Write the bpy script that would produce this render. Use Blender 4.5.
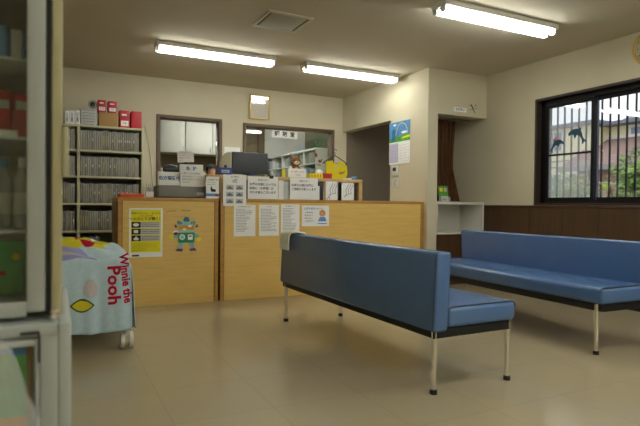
import bpy, bmesh, math, random
from mathutils import Vector, Matrix
random.seed(7)
PI = math.pi
for o in list(bpy.data.objects): bpy.data.objects.remove(o)
S = bpy.context.scene
COL = S.collection
# ------------------------------------------------------------------ camera
cd = bpy.data.cameras.new('camera'); cam = bpy.data.objects.new('camera', cd); COL.objects.link(cam)
YAW, PITCH, ROLL, FPX = 0.46348, -0.0143, 0.0101, 530.7
fw = Vector((math.sin(YAW)*math.cos(PITCH), math.cos(YAW)*math.cos(PITCH), math.sin(PITCH)))
rt = Vector((math.cos(YAW), -math.sin(YAW), 0)); up = rt.cross(fw)
r2 = rt*math.cos(ROLL)+up*math.sin(ROLL); u2 = up*math.cos(ROLL)-rt*math.sin(ROLL)
M = Matrix((r2, u2, -fw)).transposed().to_4x4(); M.translation = Vector((0, 0, .926))
cam.matrix_world = M
cd.sensor_width = 36; cd.lens = 36*FPX/640; cd.clip_start = .03; cd.clip_end = 300
cd.dof.use_dof = True; cd.dof.focus_distance = 4.0; cd.dof.aperture_fstop = 4.2
S.camera = cam
# ------------------------------------------------------------------ world (bright overcast sky)
w = bpy.data.worlds.new('world'); S.world = w; w.use_nodes = True
wn = w.node_tree; bg = wn.nodes['Background']
SKY = 0.58
tc = wn.nodes.new('ShaderNodeTexCoord'); nz = wn.nodes.new('ShaderNodeTexNoise'); nz.inputs['Scale'].default_value = 2.0
cr = wn.nodes.new('ShaderNodeValToRGB')
cr.color_ramp.elements[0].color = (.80, .86, 1.0, 1); cr.color_ramp.elements[1].color = (1.0, 1.0, 1.06, 1)
wn.links.new(tc.outputs['Generated'], nz.inputs['Vector']); wn.links.new(nz.outputs['Fac'], cr.inputs['Fac'])
wn.links.new(cr.outputs['Color'], bg.inputs['Color']); bg.inputs['Strength'].default_value = SKY
S.view_settings.view_transform = 'Standard'; S.view_settings.look = 'None'
S.view_settings.exposure = 1.66; S.view_settings.gamma = 1.0; S.view_settings.use_curve_mapping = False
TUBE = 7.6          # strength of the fluorescent tubes
# ------------------------------------------------------------------ materials
def lin(c): return tuple(((x/255)/12.92 if x/255 <= .04045 else ((x/255+.055)/1.055)**2.4) for x in c)
MC = {}
def mat(name, rgb, rough=.6, metal=0., var=.0, vscale=8., bump=0., bscale=40., spec=.5, coat=0., stretch=None, emit=0., trans=0., alpha=1.):
    if name in MC: return MC[name]
    m = bpy.data.materials.new(name); m.use_nodes = True; n = m.node_tree; b = n.nodes['Principled BSDF']
    c = lin(rgb)+(1,)
    b.inputs['Base Color'].default_value = c; b.inputs['Roughness'].default_value = rough
    b.inputs['Metallic'].default_value = metal; b.inputs['Specular IOR Level'].default_value = spec
    b.inputs['Coat Weight'].default_value = coat; b.inputs['Transmission Weight'].default_value = trans
    b.inputs['Alpha'].default_value = alpha
    if emit: b.inputs['Emission Color'].default_value = c; b.inputs['Emission Strength'].default_value = emit
    t = n.nodes.new('ShaderNodeTexCoord'); mp = n.nodes.new('ShaderNodeMapping'); n.links.new(t.outputs['Object'], mp.inputs['Vector'])
    if stretch: mp.inputs['Scale'].default_value = stretch
    if var:
        z = n.nodes.new('ShaderNodeTexNoise'); z.inputs['Scale'].default_value = vscale; z.inputs['Detail'].default_value = 5
        n.links.new(mp.outputs['Vector'], z.inputs['Vector'])
        r = n.nodes.new('ShaderNodeValToRGB'); r.color_ramp.elements[0].position = .3; r.color_ramp.elements[1].position = .7
        r.color_ramp.elements[0].color = tuple(x*(1-var) for x in c[:3])+(1,); r.color_ramp.elements[1].color = tuple(min(1, x*(1+var)) for x in c[:3])+(1,)
        n.links.new(z.outputs['Fac'], r.inputs['Fac']); n.links.new(r.outputs['Color'], b.inputs['Base Color'])
    if bump:
        z = n.nodes.new('ShaderNodeTexNoise'); z.inputs['Scale'].default_value = bscale; z.inputs['Detail'].default_value = 4
        n.links.new(mp.outputs['Vector'], z.inputs['Vector'])
        q = n.nodes.new('ShaderNodeBump'); q.inputs['Strength'].default_value = bump; q.inputs['Distance'].default_value = .01
        n.links.new(z.outputs['Fac'], q.inputs['Height']); n.links.new(q.outputs['Normal'], b.inputs['Normal'])
    MC[name] = m; return m
WALL = mat('wall_paint', (208, 200, 174), .85, var=.03, vscale=3, bump=.15, bscale=120, spec=.2)
CEIL = mat('ceiling_paint', (206, 198, 176), .9, var=.03, vscale=2, bump=.2, bscale=90, spec=.2)
WAINS = mat('wainscot_wood', (74, 50, 27), .5, var=.22, vscale=6, stretch=(6, 6, .5))
PANEL = mat('counter_panel_wood', (228, 190, 106), .42, var=.07, vscale=5, stretch=(.7, 1, 7))
EDGE = mat('counter_edge_wood', (188, 138, 62), .4, var=.15, vscale=8, stretch=(1, 1, 3))
EDGED = mat('counter_side_wood', (136, 98, 50), .45, var=.15, vscale=8, stretch=(1, 1, 3))
VINYL = mat('blue_vinyl', (80, 112, 158), .25, var=.05, vscale=3, bump=.10, bscale=160, spec=.5)
PIPING = mat('dark_blue_piping', (40, 56, 86), .4)
CHROME = mat('chrome', (236, 236, 234), .14, metal=1.)
BLACK = mat('black_rubber', (16, 15, 15), .5)
RAIL = mat('black_steel', (12, 11, 11), .6)
FRAME = mat('brown_door_frame', (92, 72, 50), .5, var=.12, vscale=10, stretch=(6, 6, 1))
SASH = mat('black_aluminium', (13, 12, 13), .5, spec=.25)
SASHG = mat('grey_aluminium', (74, 80, 98), .35, spec=.4)
JAMB = mat('dark_jamb', (54, 38, 31), .5, var=.1, vscale=10)
WHITEM = mat('white_enamel', (214, 212, 202), .45)
CREAMM = mat('cream_steel', (186, 182, 148), .45, var=.05, vscale=5)
GREYM = mat('grey_enamel', (134, 136, 130), .5)
CABW = mat('cabinet_grey_white', (176, 182, 178), .5, var=.04, vscale=12)
CABC = mat('cabinet_cream', (186, 180, 142), .5, var=.05, vscale=12)
PAPER = mat('white_paper', (246, 246, 244), .8)
PAPERG = mat('pale_grey_paper', (196, 198, 196), .8)
INK = mat('black_ink', (34, 32, 36), .8)
INKG = mat('grey_ink', (128, 128, 134), .8)
INKB = mat('blue_ink', (60, 120, 176), .8)
INKR = mat('red_ink', (196, 84, 84), .8)
RED = mat('red_card', (190, 28, 38), .5, var=.08)
YEL = mat('yellow_paper', (242, 230, 16), .6)
YELF = mat('yellow_fabric', (226, 210, 24), .85, bump=.4, bscale=60)
ORANGE = mat('orange_plastic', (214, 82, 30), .4)
CARD = mat('brown_cardboard', (170, 136, 86), .8, var=.08)
FILEG = mat('grey_file', (158, 157, 148), .7, var=.08, vscale=60)
FILED = mat('dark_grey_file', (134, 133, 126), .7, var=.08, vscale=60)
FILET = mat('tan_tab', (196, 176, 126), .7)
TOWEL = mat('pale_blue_terry', (206, 232, 242), .95, var=.05, vscale=40, bump=.8, bscale=260, spec=.1)
LILAC = mat('lilac_terry', (176, 174, 226), .95, bump=.8, bscale=260, spec=.1)
PINKT = mat('pink_terry', (212, 208, 210), .95, bump=.8, bscale=260, spec=.1)
YELT = mat('yellow_terry', (226, 216, 60), .95, bump=.8, bscale=260, spec=.1)
REDT = mat('red_terry', (196, 30, 56), .95, bump=.8, bscale=260, spec=.1)
GRNT = mat('olive_terry', (66, 84, 40), .95, bump=.8, bscale=260, spec=.1)
CREAMF = mat('cream_cloth', (240, 236, 216), .95, bump=.6, bscale=200, spec=.1)
CURT = mat('brown_curtain', (82, 56, 36), .9, var=.5, vscale=9, stretch=(8, 8, .1), spec=.1)
GREEN = mat('green_print', (92, 160, 52), .6, var=.2, vscale=20)
DGREEN = mat('dark_green_print', (76, 176, 76), .6, var=.35, vscale=30)
BLUEP = mat('blue_print', (44, 76, 160), .5)
SKYB = mat('sky_blue_print', (92, 150, 206), .6, var=.2, vscale=14)
TEAL = mat('teal_vinyl', (24, 76, 96), .5)
PINKR = mat('coral_sticker', (206, 116, 104), .6)
GOLD = mat('gold_frame', (198, 164, 90), .3, metal=.6)
MIRR = mat('picture_glass', (206, 204, 196), .05, spec=1., coat=1.)
DARKG = mat('charcoal_plastic', (46, 50, 56), .4)
TUBEM = mat('fluorescent_tube', (253, 255, 250), .5, emit=TUBE)
REFL = mat('lamp_reflector', (238, 236, 226), .5)
HAIR = mat('black_hair', (9, 8, 8), .7, bump=.6, bscale=90)
SKIN = mat('skin', (214, 168, 138), .55)
PINKU = mat('pink_uniform', (222, 186, 190), .8)
FURB = mat('brown_plush', (132, 88, 52), .95, var=.2, vscale=60, bump=.8, bscale=200)
FURC = mat('cream_plush', (222, 206, 172), .95, bump=.8, bscale=200)
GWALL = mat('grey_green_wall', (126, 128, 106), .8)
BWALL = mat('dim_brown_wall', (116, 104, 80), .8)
WCUP = mat('white_cupboard', (206, 207, 198), .5)
MINT = mat('mint_paper', (156, 204, 182), .7)
RGRN = mat('green_paper', (46, 146, 100), .7)
RORA = mat('orange_paper', (226, 146, 30), .7)
RBLU = mat('blue_paper', (52, 118, 160), .7)
RLBL = mat('light_blue_paper', (130, 186, 190), .7)
RPUR = mat('purple_paper', (118, 66, 104), .7)
RRED = mat('crimson_paper', (140, 36, 50), .7)
PLAST = mat('clear_plastic_bag', (224, 230, 230), .18, alpha=.30, spec=.8)
CLEARP = mat('clear_plastic', (216, 220, 222), .15, alpha=.5, spec=.8)
HOUSEY = mat('yellow_stucco', (234, 224, 182), .9, var=.04)
ROOFT = mat('pink_brown_tile', (146, 118, 110), .8, var=.35, vscale=30)
ROOFG = mat('grey_roof', (112, 118, 128), .7, var=.1)
HWIN = mat('house_window_glass', (120, 130, 150), .2)
LEAF = mat('leaf_green', (128, 156, 74), .7, var=.45, vscale=4)
LEAF2 = mat('leaf_dark', (72, 104, 48), .7, var=.4, vscale=4)
GROUND = mat('garden_soil', (120, 112, 92), .9, var=.2)

def glass_mat(name, tint, haze, ior=1.5):
    m = bpy.data.materials.new(name); m.use_nodes = True; n = m.node_tree; n.nodes.clear()
    out = n.nodes.new('ShaderNodeOutputMaterial'); tr = n.nodes.new('ShaderNodeBsdfTransparent'); gl = n.nodes.new('ShaderNodeBsdfGlossy')
    fr = n.nodes.new('ShaderNodeFresnel'); fr.inputs['IOR'].default_value = ior; mx = n.nodes.new('ShaderNodeMixShader')
    tr.inputs['Color'].default_value = tint+(1,); gl.inputs['Roughness'].default_value = .0; gl.inputs['Color'].default_value = (1, 1, 1, 1)
    ge = n.nodes.new('ShaderNodeNewGeometry'); mr = n.nodes.new('ShaderNodeMapRange'); mr.inputs['To Min'].default_value = ior; mr.inputs['To Max'].default_value = 1/ior
    n.links.new(ge.outputs['Backfacing'], mr.inputs['Value']); n.links.new(mr.outputs['Result'], fr.inputs['IOR'])
    n.links.new(fr.outputs[0], mx.inputs[0]); n.links.new(tr.outputs[0], mx.inputs[1]); n.links.new(gl.outputs[0], mx.inputs[2])
    last = mx
    if haze:
        df = n.nodes.new('ShaderNodeBsdfTranslucent'); df.inputs['Color'].default_value = (.85, .86, .84, 1)
        m2 = n.nodes.new('ShaderNodeMixShader'); m2.inputs[0].default_value = haze
        n.links.new(mx.outputs[0], m2.inputs[1]); n.links.new(df.outputs[0], m2.inputs[2]); last = m2
    n.links.new(last.outputs[0], out.inputs['Surface']); return m
GLASS = glass_mat('window_glass', (.96, .98, .97), 0, 1.75)
GLASSH = glass_mat('hazy_window_glass', (.92, .94, .92), .22, 1.75)  # haze mixed into the shader for doubled glass and an insect screen
CABG = glass_mat('cabinet_glass', (.96, .98, .96), 0, 1.5)

def floor_mat():
    m = bpy.data.materials.new('vinyl_floor_tiles'); m.use_nodes = True; n = m.node_tree; b = n.nodes['Principled BSDF']
    t = n.nodes.new('ShaderNodeTexCoord'); br = n.nodes.new('ShaderNodeTexBrick')
    br.offset = 0; br.inputs['Scale'].default_value = 1; br.inputs['Brick Width'].default_value = .45; br.inputs['Row Height'].default_value = .45
    br.inputs['Mortar Size'].default_value = .0022; br.inputs['Mortar Smooth'].default_value = .3
    c = lin((180, 166, 136))
    br.inputs['Color1'].default_value = c+(1,); br.inputs['Color2'].default_value = tuple(x*.975 for x in c)+(1,); br.inputs['Mortar'].default_value = tuple(x*.80 for x in c)+(1,)
    n.links.new(t.outputs['Object'], br.inputs['Vector'])
    z = n.nodes.new('ShaderNodeTexNoise'); z.inputs['Scale'].default_value = 1.6; z.inputs['Detail'].default_value = 8
    n.links.new(t.outputs['Object'], z.inputs['Vector'])
    mx = n.nodes.new('ShaderNodeMixRGB'); mx.blend_type = 'MULTIPLY'; mx.inputs['Fac'].default_value = .12
    r = n.nodes.new('ShaderNodeValToRGB'); r.color_ramp.elements[0].position = .1; r.color_ramp.elements[0].color = (.72, .70, .66, 1); r.color_ramp.elements[1].position = .9
    n.links.new(z.outputs['Fac'], r.inputs['Fac']); n.links.new(br.outputs['Color'], mx.inputs['Color1']); n.links.new(r.outputs['Color'], mx.inputs['Color2'])
    n.links.new(mx.outputs['Color'], b.inputs['Base Color'])
    rr = n.nodes.new('ShaderNodeMapRange'); rr.inputs['To Min'].default_value = .13; rr.inputs['To Max'].default_value = .24
    b.inputs['Coat Weight'].default_value = .12; b.inputs['Coat Roughness'].default_value = .08
    n.links.new(z.outputs['Fac'], rr.inputs['Value']); n.links.new(rr.outputs['Result'], b.inputs['Roughness'])
    b.inputs['Specular IOR Level'].default_value = .45
    z2 = n.nodes.new('ShaderNodeTexNoise'); z2.inputs['Scale'].default_value = 5; bp = n.nodes.new('ShaderNodeBump'); bp.inputs['Strength'].default_value = .035
    n.links.new(t.outputs['Object'], z2.inputs['Vector']); n.links.new(z2.outputs['Fac'], bp.inputs['Height']); n.links.new(bp.outputs['Normal'], b.inputs['Normal'])
    return m
FLOOR = floor_mat()
WCLN = mat('clean_white_wall', (236, 238, 236), .7)
LILACP = mat('lavender_paper', (204, 200, 224), .8)
HATCH = mat('hatch_grey', (176, 174, 158), .8)
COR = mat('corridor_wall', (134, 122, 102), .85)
MONG = mat('monitor_grey', (70, 76, 84), .45)
RACKW = mat('rack_wood', (206, 172, 112), .5, var=.1, vscale=8, stretch=(1, 1, 3))
# ------------------------------------------------------------------ mesh builder
class B:
    def __init__(s): s.v = []; s.f = []; s.m = []; s.sm = []; s.mats = []
    def mi(s, m):
        if m not in s.mats: s.mats.append(m)
        return s.mats.index(m)
    def add(s, vs, fs, m, smooth=False, T=None):
        o = len(s.v); k = s.mi(m)
        for v in vs: s.v.append(tuple(T @ Vector(v)) if T is not None else tuple(v))
        for f in fs: s.f.append(tuple(i+o for i in f)); s.m.append(k); s.sm.append(smooth)
        return s
    def box(s, a, b, m, bev=0., T=None, seg=2):
        a, b = [min(x, y) for x, y in zip(a, b)], [max(x, y) for x, y in zip(a, b)]
        bm = bmesh.new(); bmesh.ops.create_cube(bm, size=1)
        for v in bm.verts: v.co = Vector([(a[i]+b[i])/2+v.co[i]*(b[i]-a[i]) for i in range(3)])
        if bev: bmesh.ops.bevel(bm, geom=bm.edges[:], offset=min(bev, .49*min(b[i]-a[i] for i in range(3))), segments=seg, affect='EDGES', profile=.5)
        return s.bm(bm, m, bool(bev), T)
    def bm(s, bm, m, smooth=False, T=None):
        bm.verts.index_update(); s.add([v.co[:] for v in bm.verts], [[v.index for v in f.verts] for f in bm.faces], m, smooth, T); bm.free(); return s
    def cyl(s, p, q, r, m, r2=None, n=16, caps=True):
        p, q = Vector(p), Vector(q); d = (q-p).normalized(); a = d.orthogonal().normalized(); c = d.cross(a); r2 = r if r2 is None else r2
        vs = []
        for (P, R) in ((p, r), (q, r2)):
            for i in range(n): t = 2*PI*i/n; vs.append(P+a*math.cos(t)*R+c*math.sin(t)*R)
        fs = [(i, (i+1) % n, n+(i+1) % n, n+i) for i in range(n)]
        s.add(vs, fs, m, True)
        if caps: s.add(vs[:n], [tuple(range(n))[::-1]], m); s.add(vs[n:], [tuple(range(n))], m)
        return s
    def tube(s, pts, r, m, n=8):
        for a, b in zip(pts[:-1], pts[1:]): s.cyl(a, b, r, m, n=n)
        return s
    def lathe(s, prof, c, m, n=20):
        vs = []; fs = []
        for (r, z) in prof:
            for i in range(n): t = 2*PI*i/n; vs.append((c[0]+r*math.cos(t), c[1]+r*math.sin(t), c[2]+z))
        for k in range(len(prof)-1):
            for i in range(n): fs.append((k*n+i, k*n+(i+1) % n, (k+1)*n+(i+1) % n, (k+1)*n+i))
        s.add(vs, fs, m, True); s.add(vs[:n], [tuple(range(n))[::-1]], m); s.add(vs[-n:], [tuple(range(n))], m); return s
    def ell(s, c, r, m, T=None, u=16, v=10):
        bm = bmesh.new(); bmesh.ops.create_uvsphere(bm, u_segments=u, v_segments=v, radius=1)
        for q in bm.verts: q.co = Vector((c[0]+q.co.x*r[0], c[1]+q.co.y*r[1], c[2]+q.co.z*r[2]))
        return s.bm(bm, m, True, T)
    def poly(s, pts, depth, m, T):      # pts (u,v) in the plane, extruded from w=0 to w=depth
        n = len(pts); vs = [(x, y, 0) for x, y in pts]+[(x, y, depth) for x, y in pts]
        fs = [tuple(range(n))[::-1], tuple(range(n, 2*n))]+[(i, (i+1) % n, n+(i+1) % n, n+i) for i in range(n)]
        return s.add(vs, fs, m, False, T)
    def rect(s, u0, v0, u1, v1, m, T, w0=0., w1=.0008): return s.poly([(u0, v0), (u1, v0), (u1, v1), (u0, v1)], w1-w0, m, T @ Matrix.Translation((0, 0, w0)))
    def disc(s, c, r, m, T, w0=0., d=.0008, n=20, ry=None):
        ry = ry or r; return s.poly([(c[0]+r*math.cos(2*PI*i/n), c[1]+ry*math.sin(2*PI*i/n)) for i in range(n)], d, m, T @ Matrix.Translation((0, 0, w0)))
    def text(s, body, size, pos, m, T, w0=.001, align='LEFT', rot=0., sx=1., bold=0.):
        cu = bpy.data.curves.new('t', 'FONT'); cu.body = body; cu.size = size; cu.align_x = align; cu.align_y = 'CENTER'; cu.offset = bold; cu.resolution_u = 2
        o = bpy.data.objects.new('t', cu); COL.objects.link(o); dg = bpy.context.evaluated_depsgraph_get(); dg.update()
        me = o.evaluated_get(dg).to_mesh(); R = T @ Matrix.Translation((pos[0], pos[1], w0)) @ Matrix.Rotation(rot, 4, 'Z') @ Matrix.Diagonal((sx, 1, 1, 1))
        s.add([v.co[:] for v in me.vertices], [tuple(p.vertices) for p in me.polygons], m, False, R)
        o.evaluated_get(dg).to_mesh_clear(); bpy.data.objects.remove(o); bpy.data.curves.remove(cu); return s
    def build(s, name, parent=None, loc=None, mods=None):
        me = bpy.data.meshes.new(name); me.from_pydata(s.v, [], s.f); me.update()
        for m in s.mats: me.materials.append(m)
        me.polygons.foreach_set('material_index', s.m); me.polygons.foreach_set('use_smooth', s.sm)
        o = bpy.data.objects.new(name, me); COL.objects.link(o)
        if loc is not None: o.location = loc
        if parent is not None: o.parent = parent
        return o
def FR(x, y, z): return Matrix(((1, 0, 0, x), (0, 0, -1, y), (0, 1, 0, z), (0, 0, 0, 1)))       # faces -Y: u right, v up
def FL(x, y, z): return Matrix(((0, 0, -1, x), (-1, 0, 0, y), (0, 1, 0, z), (0, 0, 0, 1)))      # faces -X
def thing(name, label, cat, loc=(0, 0, 0), rz=0., group=None):
    o = bpy.data.objects.new(name, None); COL.objects.link(o); o.location = loc; o.rotation_euler = (0, 0, rz); o.empty_display_size = .1
    return tag(o, label, cat, group)
def tag(o, label, cat, group=None):
    o['label'] = label; o['category'] = cat
    if group: o['group'] = group
    return o
def struct(o): o['kind'] = 'structure'; return o
def dup(root, loc=None, rz=None, label=None):
    kids = [c for c in COL.objects if c.parent == root]; r = root.copy(); COL.objects.link(r)
    if loc is not None: r.location = loc
    if rz is not None: r.rotation_euler = (0, 0, rz)
    if label: r['label'] = label
    for ch in kids:
        c = ch.copy(); COL.objects.link(c); c.parent = r
        for g in [g for g in list(COL.objects) if g.parent == ch]:
            d = g.copy(); COL.objects.link(d); d.parent = c
    return r
# ------------------------------------------------------------------ room shell
H = 2.52; YB = 6.945; XA = 3.83; YC = 4.911; XR = 4.712; XL = -1.1; YN = -2.6; T_ = .12
struct(B().box((XL-.12, YN-.12, -.1), (5.6, 9.7, 0), FLOOR).build('floor'))
struct(B().box((XL-.12, YN-.12, H), (5.6, 9.7, H+.12), CEIL).build('ceiling'))
# back wall with doorway 1.147..1.994 (z<2.06) and window 2.287..3.69 (z 1.0..2.04)
W = B(); y0, y1 = YB, YB+T_
W.box((XL, y0, 0), (1.147, y1, H), WALL); W.box((1.147, y0, 2.06), (1.994, y1, H), WALL); W.box((1.994, y0, 0), (2.287, y1, H), WALL)
W.box((2.287, y0, 2.04), (3.69, y1, H), WALL); W.box((2.287, y0, 0), (3.69, y1, .98), WALL); W.box((3.69, y0, 0), (XA+.07, y1, H), WALL)
struct(W.build('wall_back'))
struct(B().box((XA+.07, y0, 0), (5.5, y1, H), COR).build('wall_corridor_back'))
W = B(); W.box((XA, YC, 0), (XA+.14, 5.67, H), WALL); W.box((XA, 5.67, 2.02), (XA+.14, YB, H), WALL)
W.box((XA+.14, YC, 2.005), (XR, 5.07, H), WALL); W.box((XA+.14, 5.07, 2.14), (XR, 5.55, 2.2), WALL); struct(W.build('wall_column'))
W = B(); W.box((XA+.14, 5.55, 0), (XR, 5.67, H), WALL); struct(W.build('wall_alcove'))
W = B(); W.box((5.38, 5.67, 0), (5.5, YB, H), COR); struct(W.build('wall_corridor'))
WY0, WY1, WZ0, WZ1 = 1.30, 4.17, .955, 2.108       # window hole in the right wall
W = B(); x0, x1 = XR, XR+.16
W.box((x0, WY1, 0), (x1, 5.67, H), WALL); W.box((x0, WY0, WZ1), (x1, WY1, H), WALL); W.box((x0, WY0, 0), (x1, WY1, WZ0), WALL); W.box((x0, YN, 0), (x1, WY0, H), WALL)
struct(W.build('wall_right'))
struct(B().box((XL-.12, YN, 0), (XL, 9.6, H), WALL).build('wall_left'))
struct(B().box((XL-.12, YN-.12, 0), (5.6, YN, H), WALL).build('wall_near'))
# wainscot panels of brown wood on the right wall and in the alcove
W = B(); y = YC
W.box((XR-.012, YN+.01, .06), (XR, 5.54, .94), WAINS)
for k in range(17):
    yy = 4.64-k*.42
    if yy > YN+.1: W.box((XR-.0135, yy-.0015, .06), (XR-.0118, yy+.0015, .925), BLACK)
W.box((XR-.02, YN+.01, .925), (XR-.0005, YC-.002, .95), WAINS, .003)
struct(W.build('trim_1'))
W = B(); W.box((XA+.145, 4.935, .0), (XR-.0205, 4.95, .598), WAINS); struct(W.build('trim_2'))
struct(B().box((XR-.022, YN+.01, 0), (XR-.0005, YC, .06), RAIL, .003).build('baseboard_right'))
struct(B().box((XL+.0005, YN+.01, 0), (XL+.015, YB, .06), RAIL, .003).build('baseboard_left'))
# back room
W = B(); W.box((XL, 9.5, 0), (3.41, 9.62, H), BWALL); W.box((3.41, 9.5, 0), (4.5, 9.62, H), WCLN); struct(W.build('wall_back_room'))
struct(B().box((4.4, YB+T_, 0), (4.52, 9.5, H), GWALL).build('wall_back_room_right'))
struct(B().box((3.41, 9.40, 0), (3.52, 9.499, H), FRAME).build('trim_3'))
# doorway frame
d1 = struct(bpy.data.objects.new('door_1', None)); COL.objects.link(d1)
W = B(); W.box((1.147, YB-.02, 0), (1.192, YB+T_+.02, 2.06), FRAME, .004); W.box((1.949, YB-.02, 0), (1.994, YB+T_+.02, 2.06), FRAME, .004)
W.box((1.192, YB-.02, 2.015), (1.949, YB+T_+.02, 2.06), FRAME, .004); W.build('door_frame', d1)
W = B(); W.cyl((1.935, YB+.03, 1.45), (1.935, YB+.03, 1.95), .006, CHROME); W.box((1.918, YB+.02, 1.68), (1.948, YB+.05, 1.76), CHROME, .004); W.build('door_closer_rod', d1)
w3 = struct(bpy.data.objects.new('window_2', None)); COL.objects.link(w3)
W = B(); W.box((2.287, YB-.02, .98), (2.33, YB+T_, 2.04), FRAME, .004); W.box((3.647, YB-.02, .98), (3.69, YB+T_, 2.04), FRAME, .004)
W.box((2.33, YB-.02, 1.993), (3.647, YB+T_, 2.04), FRAME, .004); W.box((2.33, YB-.02, .98), (3.647, YB+T_, 1.03), FRAME, .004); W.build('window_frame', w3)
B().box((2.33, YB+.02, 1.03), (3.647, YB+.026, 1.993), GLASS).build('glass_pane', w3)
# ceiling hatch
hp = thing('ceiling_hatch', 'square grey access hatch set in the ceiling between the lamps', 'ceiling hatch', (1.762, 4.293, H-.012))
W = B(); W.box((-.205, -.21, 0), (.205, -.175, .0115), CEIL, .002); W.box((-.205, .178, 0), (.205, .21, .0115), WHITEM, .002)
W.box((-.205, -.175, 0), (-.178, .178, .0115), CEIL, .002); W.box((.178, -.175, 0), (.205, .178, .0115), CEIL, .002); W.build('hatch_frame', hp)
W = B(); W.box((-.160, -.168, .001), (.160, .170, .008), HATCH, .002); W.box((-.178, -.175, .008), (.178, .178, .0115), BLACK); W.build('hatch_panel', hp)
# ------------------------------------------------------------------ fluorescent ceiling lamps, in view and added
def lamp(x, y, label, L=1.245, z=H):
    t = thing('ceiling_lamp', label, 'ceiling lamp', (x, y, z), 0, None)
    W = B(); n = 0
    W.box((0, -.008, -.044), (L, .168, -.0005), WHITEM, .004); W.add([(.02, .055, -.044), (.02, .105, -.044), (.02, .08, -.062), (L-.02, .055, -.044), (L-.02, .105, -.044), (L-.02, .08, -.062)], [(0, 3, 5, 2), (1, 2, 5, 4), (0, 2, 1), (3, 4, 5)], REFL); W.build('housing', t)
    for yy in (.034, .126):
        tb = B(); tb.cyl((.03, yy, -.066), (L-.03, yy, -.066), .0205, TUBEM, n=14); o = tb.build('tube', t)
        for xx in (.012, L-.012):
            B().box((xx-.012, yy-.022, -.088), (xx+.012, yy+.022, -.043), WHITEM, .006).build('lamp_socket', t)
    return t
LA = lamp(.885, 5.344, 'twin tube fluorescent ceiling lamp above the yellow poster, leftmost of the three lit lamps')
LB = lamp(2.485, 5.344, 'twin tube fluorescent ceiling lamp nearest the corner with the dark doorway')
LC = lamp(2.665, 3.229, 'twin tube fluorescent ceiling lamp nearest the camera, at the top right')
LE = lamp(2.605, 1.10, 'added unseen fill lamp with twin tubes, over the camera end of the benches')  # added out of view to brighten the near floor and benches
LF = lamp(.862, -1.0, 'added unseen fill lamp with twin tubes behind the camera, nearer the glass cabinet')  # added behind the camera to light the cabinet front
LG = lamp(2.605, -1.0, 'added unseen fill lamp with twin tubes behind the camera, on the window side')  # added behind the camera as front fill for the room
LH = lamp(.885, 1.10, 'added unseen fill lamp with twin tubes above the glass cabinet')  # unseen fill, added for the dark bench backs and cabinet
LJ = lamp(.885, -2.0, 'added unseen fill lamp with twin tubes by the near wall, on the cabinet side')  # extra unseen lamp, added to lift surfaces facing the camera
LK = lamp(2.665, -2.0, 'added unseen fill lamp with twin tubes by the near wall, on the window side')  # second extra lamp, unseen, added for more front light
LI = lamp(2.5, 7.35, 'added unseen fill lamp in the back room nearest the reception window')  # unseen, added to brighten the dispensary behind the glass
LD = lamp(1.9, 8.2, 'added unseen fill lamp in the back room behind the reception windows')  # unseen lamp added to light the back room
# ------------------------------------------------------------------ right window
w1 = struct(bpy.data.objects.new('window_1', None)); COL.objects.link(w1)
W = B(); xo = XR-.004
W.box((xo, WY1-.025, WZ0), (XR+.16, WY1, WZ1), JAMB); W.box((xo, WY0, WZ0), (XR+.16, WY0+.025, WZ1), JAMB)
W.box((xo, WY0, WZ1-.025), (XR+.16, WY1, WZ1), JAMB); W.box((xo-.001, WY0, WZ0-.002), (XR+.16, WY1, WZ0+.022), JAMB); W.build('window_jamb', w1)
xs = XR+.07; a0, a1, b0, b1 = WY0+.025, WY1-.025, WZ0+.022, WZ1-.025
W = B(); W.box((xs, a1-.05, b0), (xs+.075, a1, b1), SASH); W.box((xs, a0, b0), (xs+.075, a0+.05, b1), SASH); W.box((xs, a0, b1-.045), (xs+.075, a1, b1), SASH); W.box((xs, a0, b0), (xs+.075, a1, b0+.03), SASH); W.build('window_frame', w1)
sp = [(a1-.05, 3.508), (3.538, 2.80), (2.83, 2.15), (2.18, a0+.05)]
for k, (h1, h0) in enumerate(sp):
    xx = xs+(.008 if k in (0, 3) else .04); W = B(); f = .038; c0, c1 = b0+.03, b1-.045; dm = SASH
    W.box((xx, h1-f, c0), (xx+.028, h1, c1), SASHG if k == 1 else SASH); W.box((xx, h0, c0), (xx+.028, h0+f, c1), dm); W.box((xx, h0+f, c1-f), (xx+.028, h1-f, c1), dm); W.box((xx, h0+f, c0), (xx+.028, h1-f, c0+.028), dm)
    if k in (0, 3): W.box((xx, h0+f, 1.482), (xx+.024, h1-f, 1.500), dm)
    s_ = W.build('window_sash', w1)
    B().box((xx+.010, h0+f, c0+.028), (xx+.014, h1-f, c1-f), GLASSH if k == 0 else GLASS).build('window_pane', w1)
gr = thing('window_grille', 'dark vertical security bars fixed outside the right window', 'window bars', (XR+.255, 2.7, 1.0))
k = 0
while True:
    yy = 4.35-.0885*k
    if yy < 1.2: break
    B().box((-.008, yy-2.7-.007, -.12), (.007, yy-2.7+.007, 1.2), SASH).build('bar', gr); k += 1
for zz in (-.14, 1.2): B().box((-.012, -1.6, zz), (.012, 1.7, zz+.02), SASH).build('crossbar', gr)
for yy in (-1.58, 1.68):
    for zz in (-.13, 1.21): B().box((-.09, yy-.01, zz-.005), (.0, yy+.01, zz+.01), SASH).build('bracket', gr)
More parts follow.
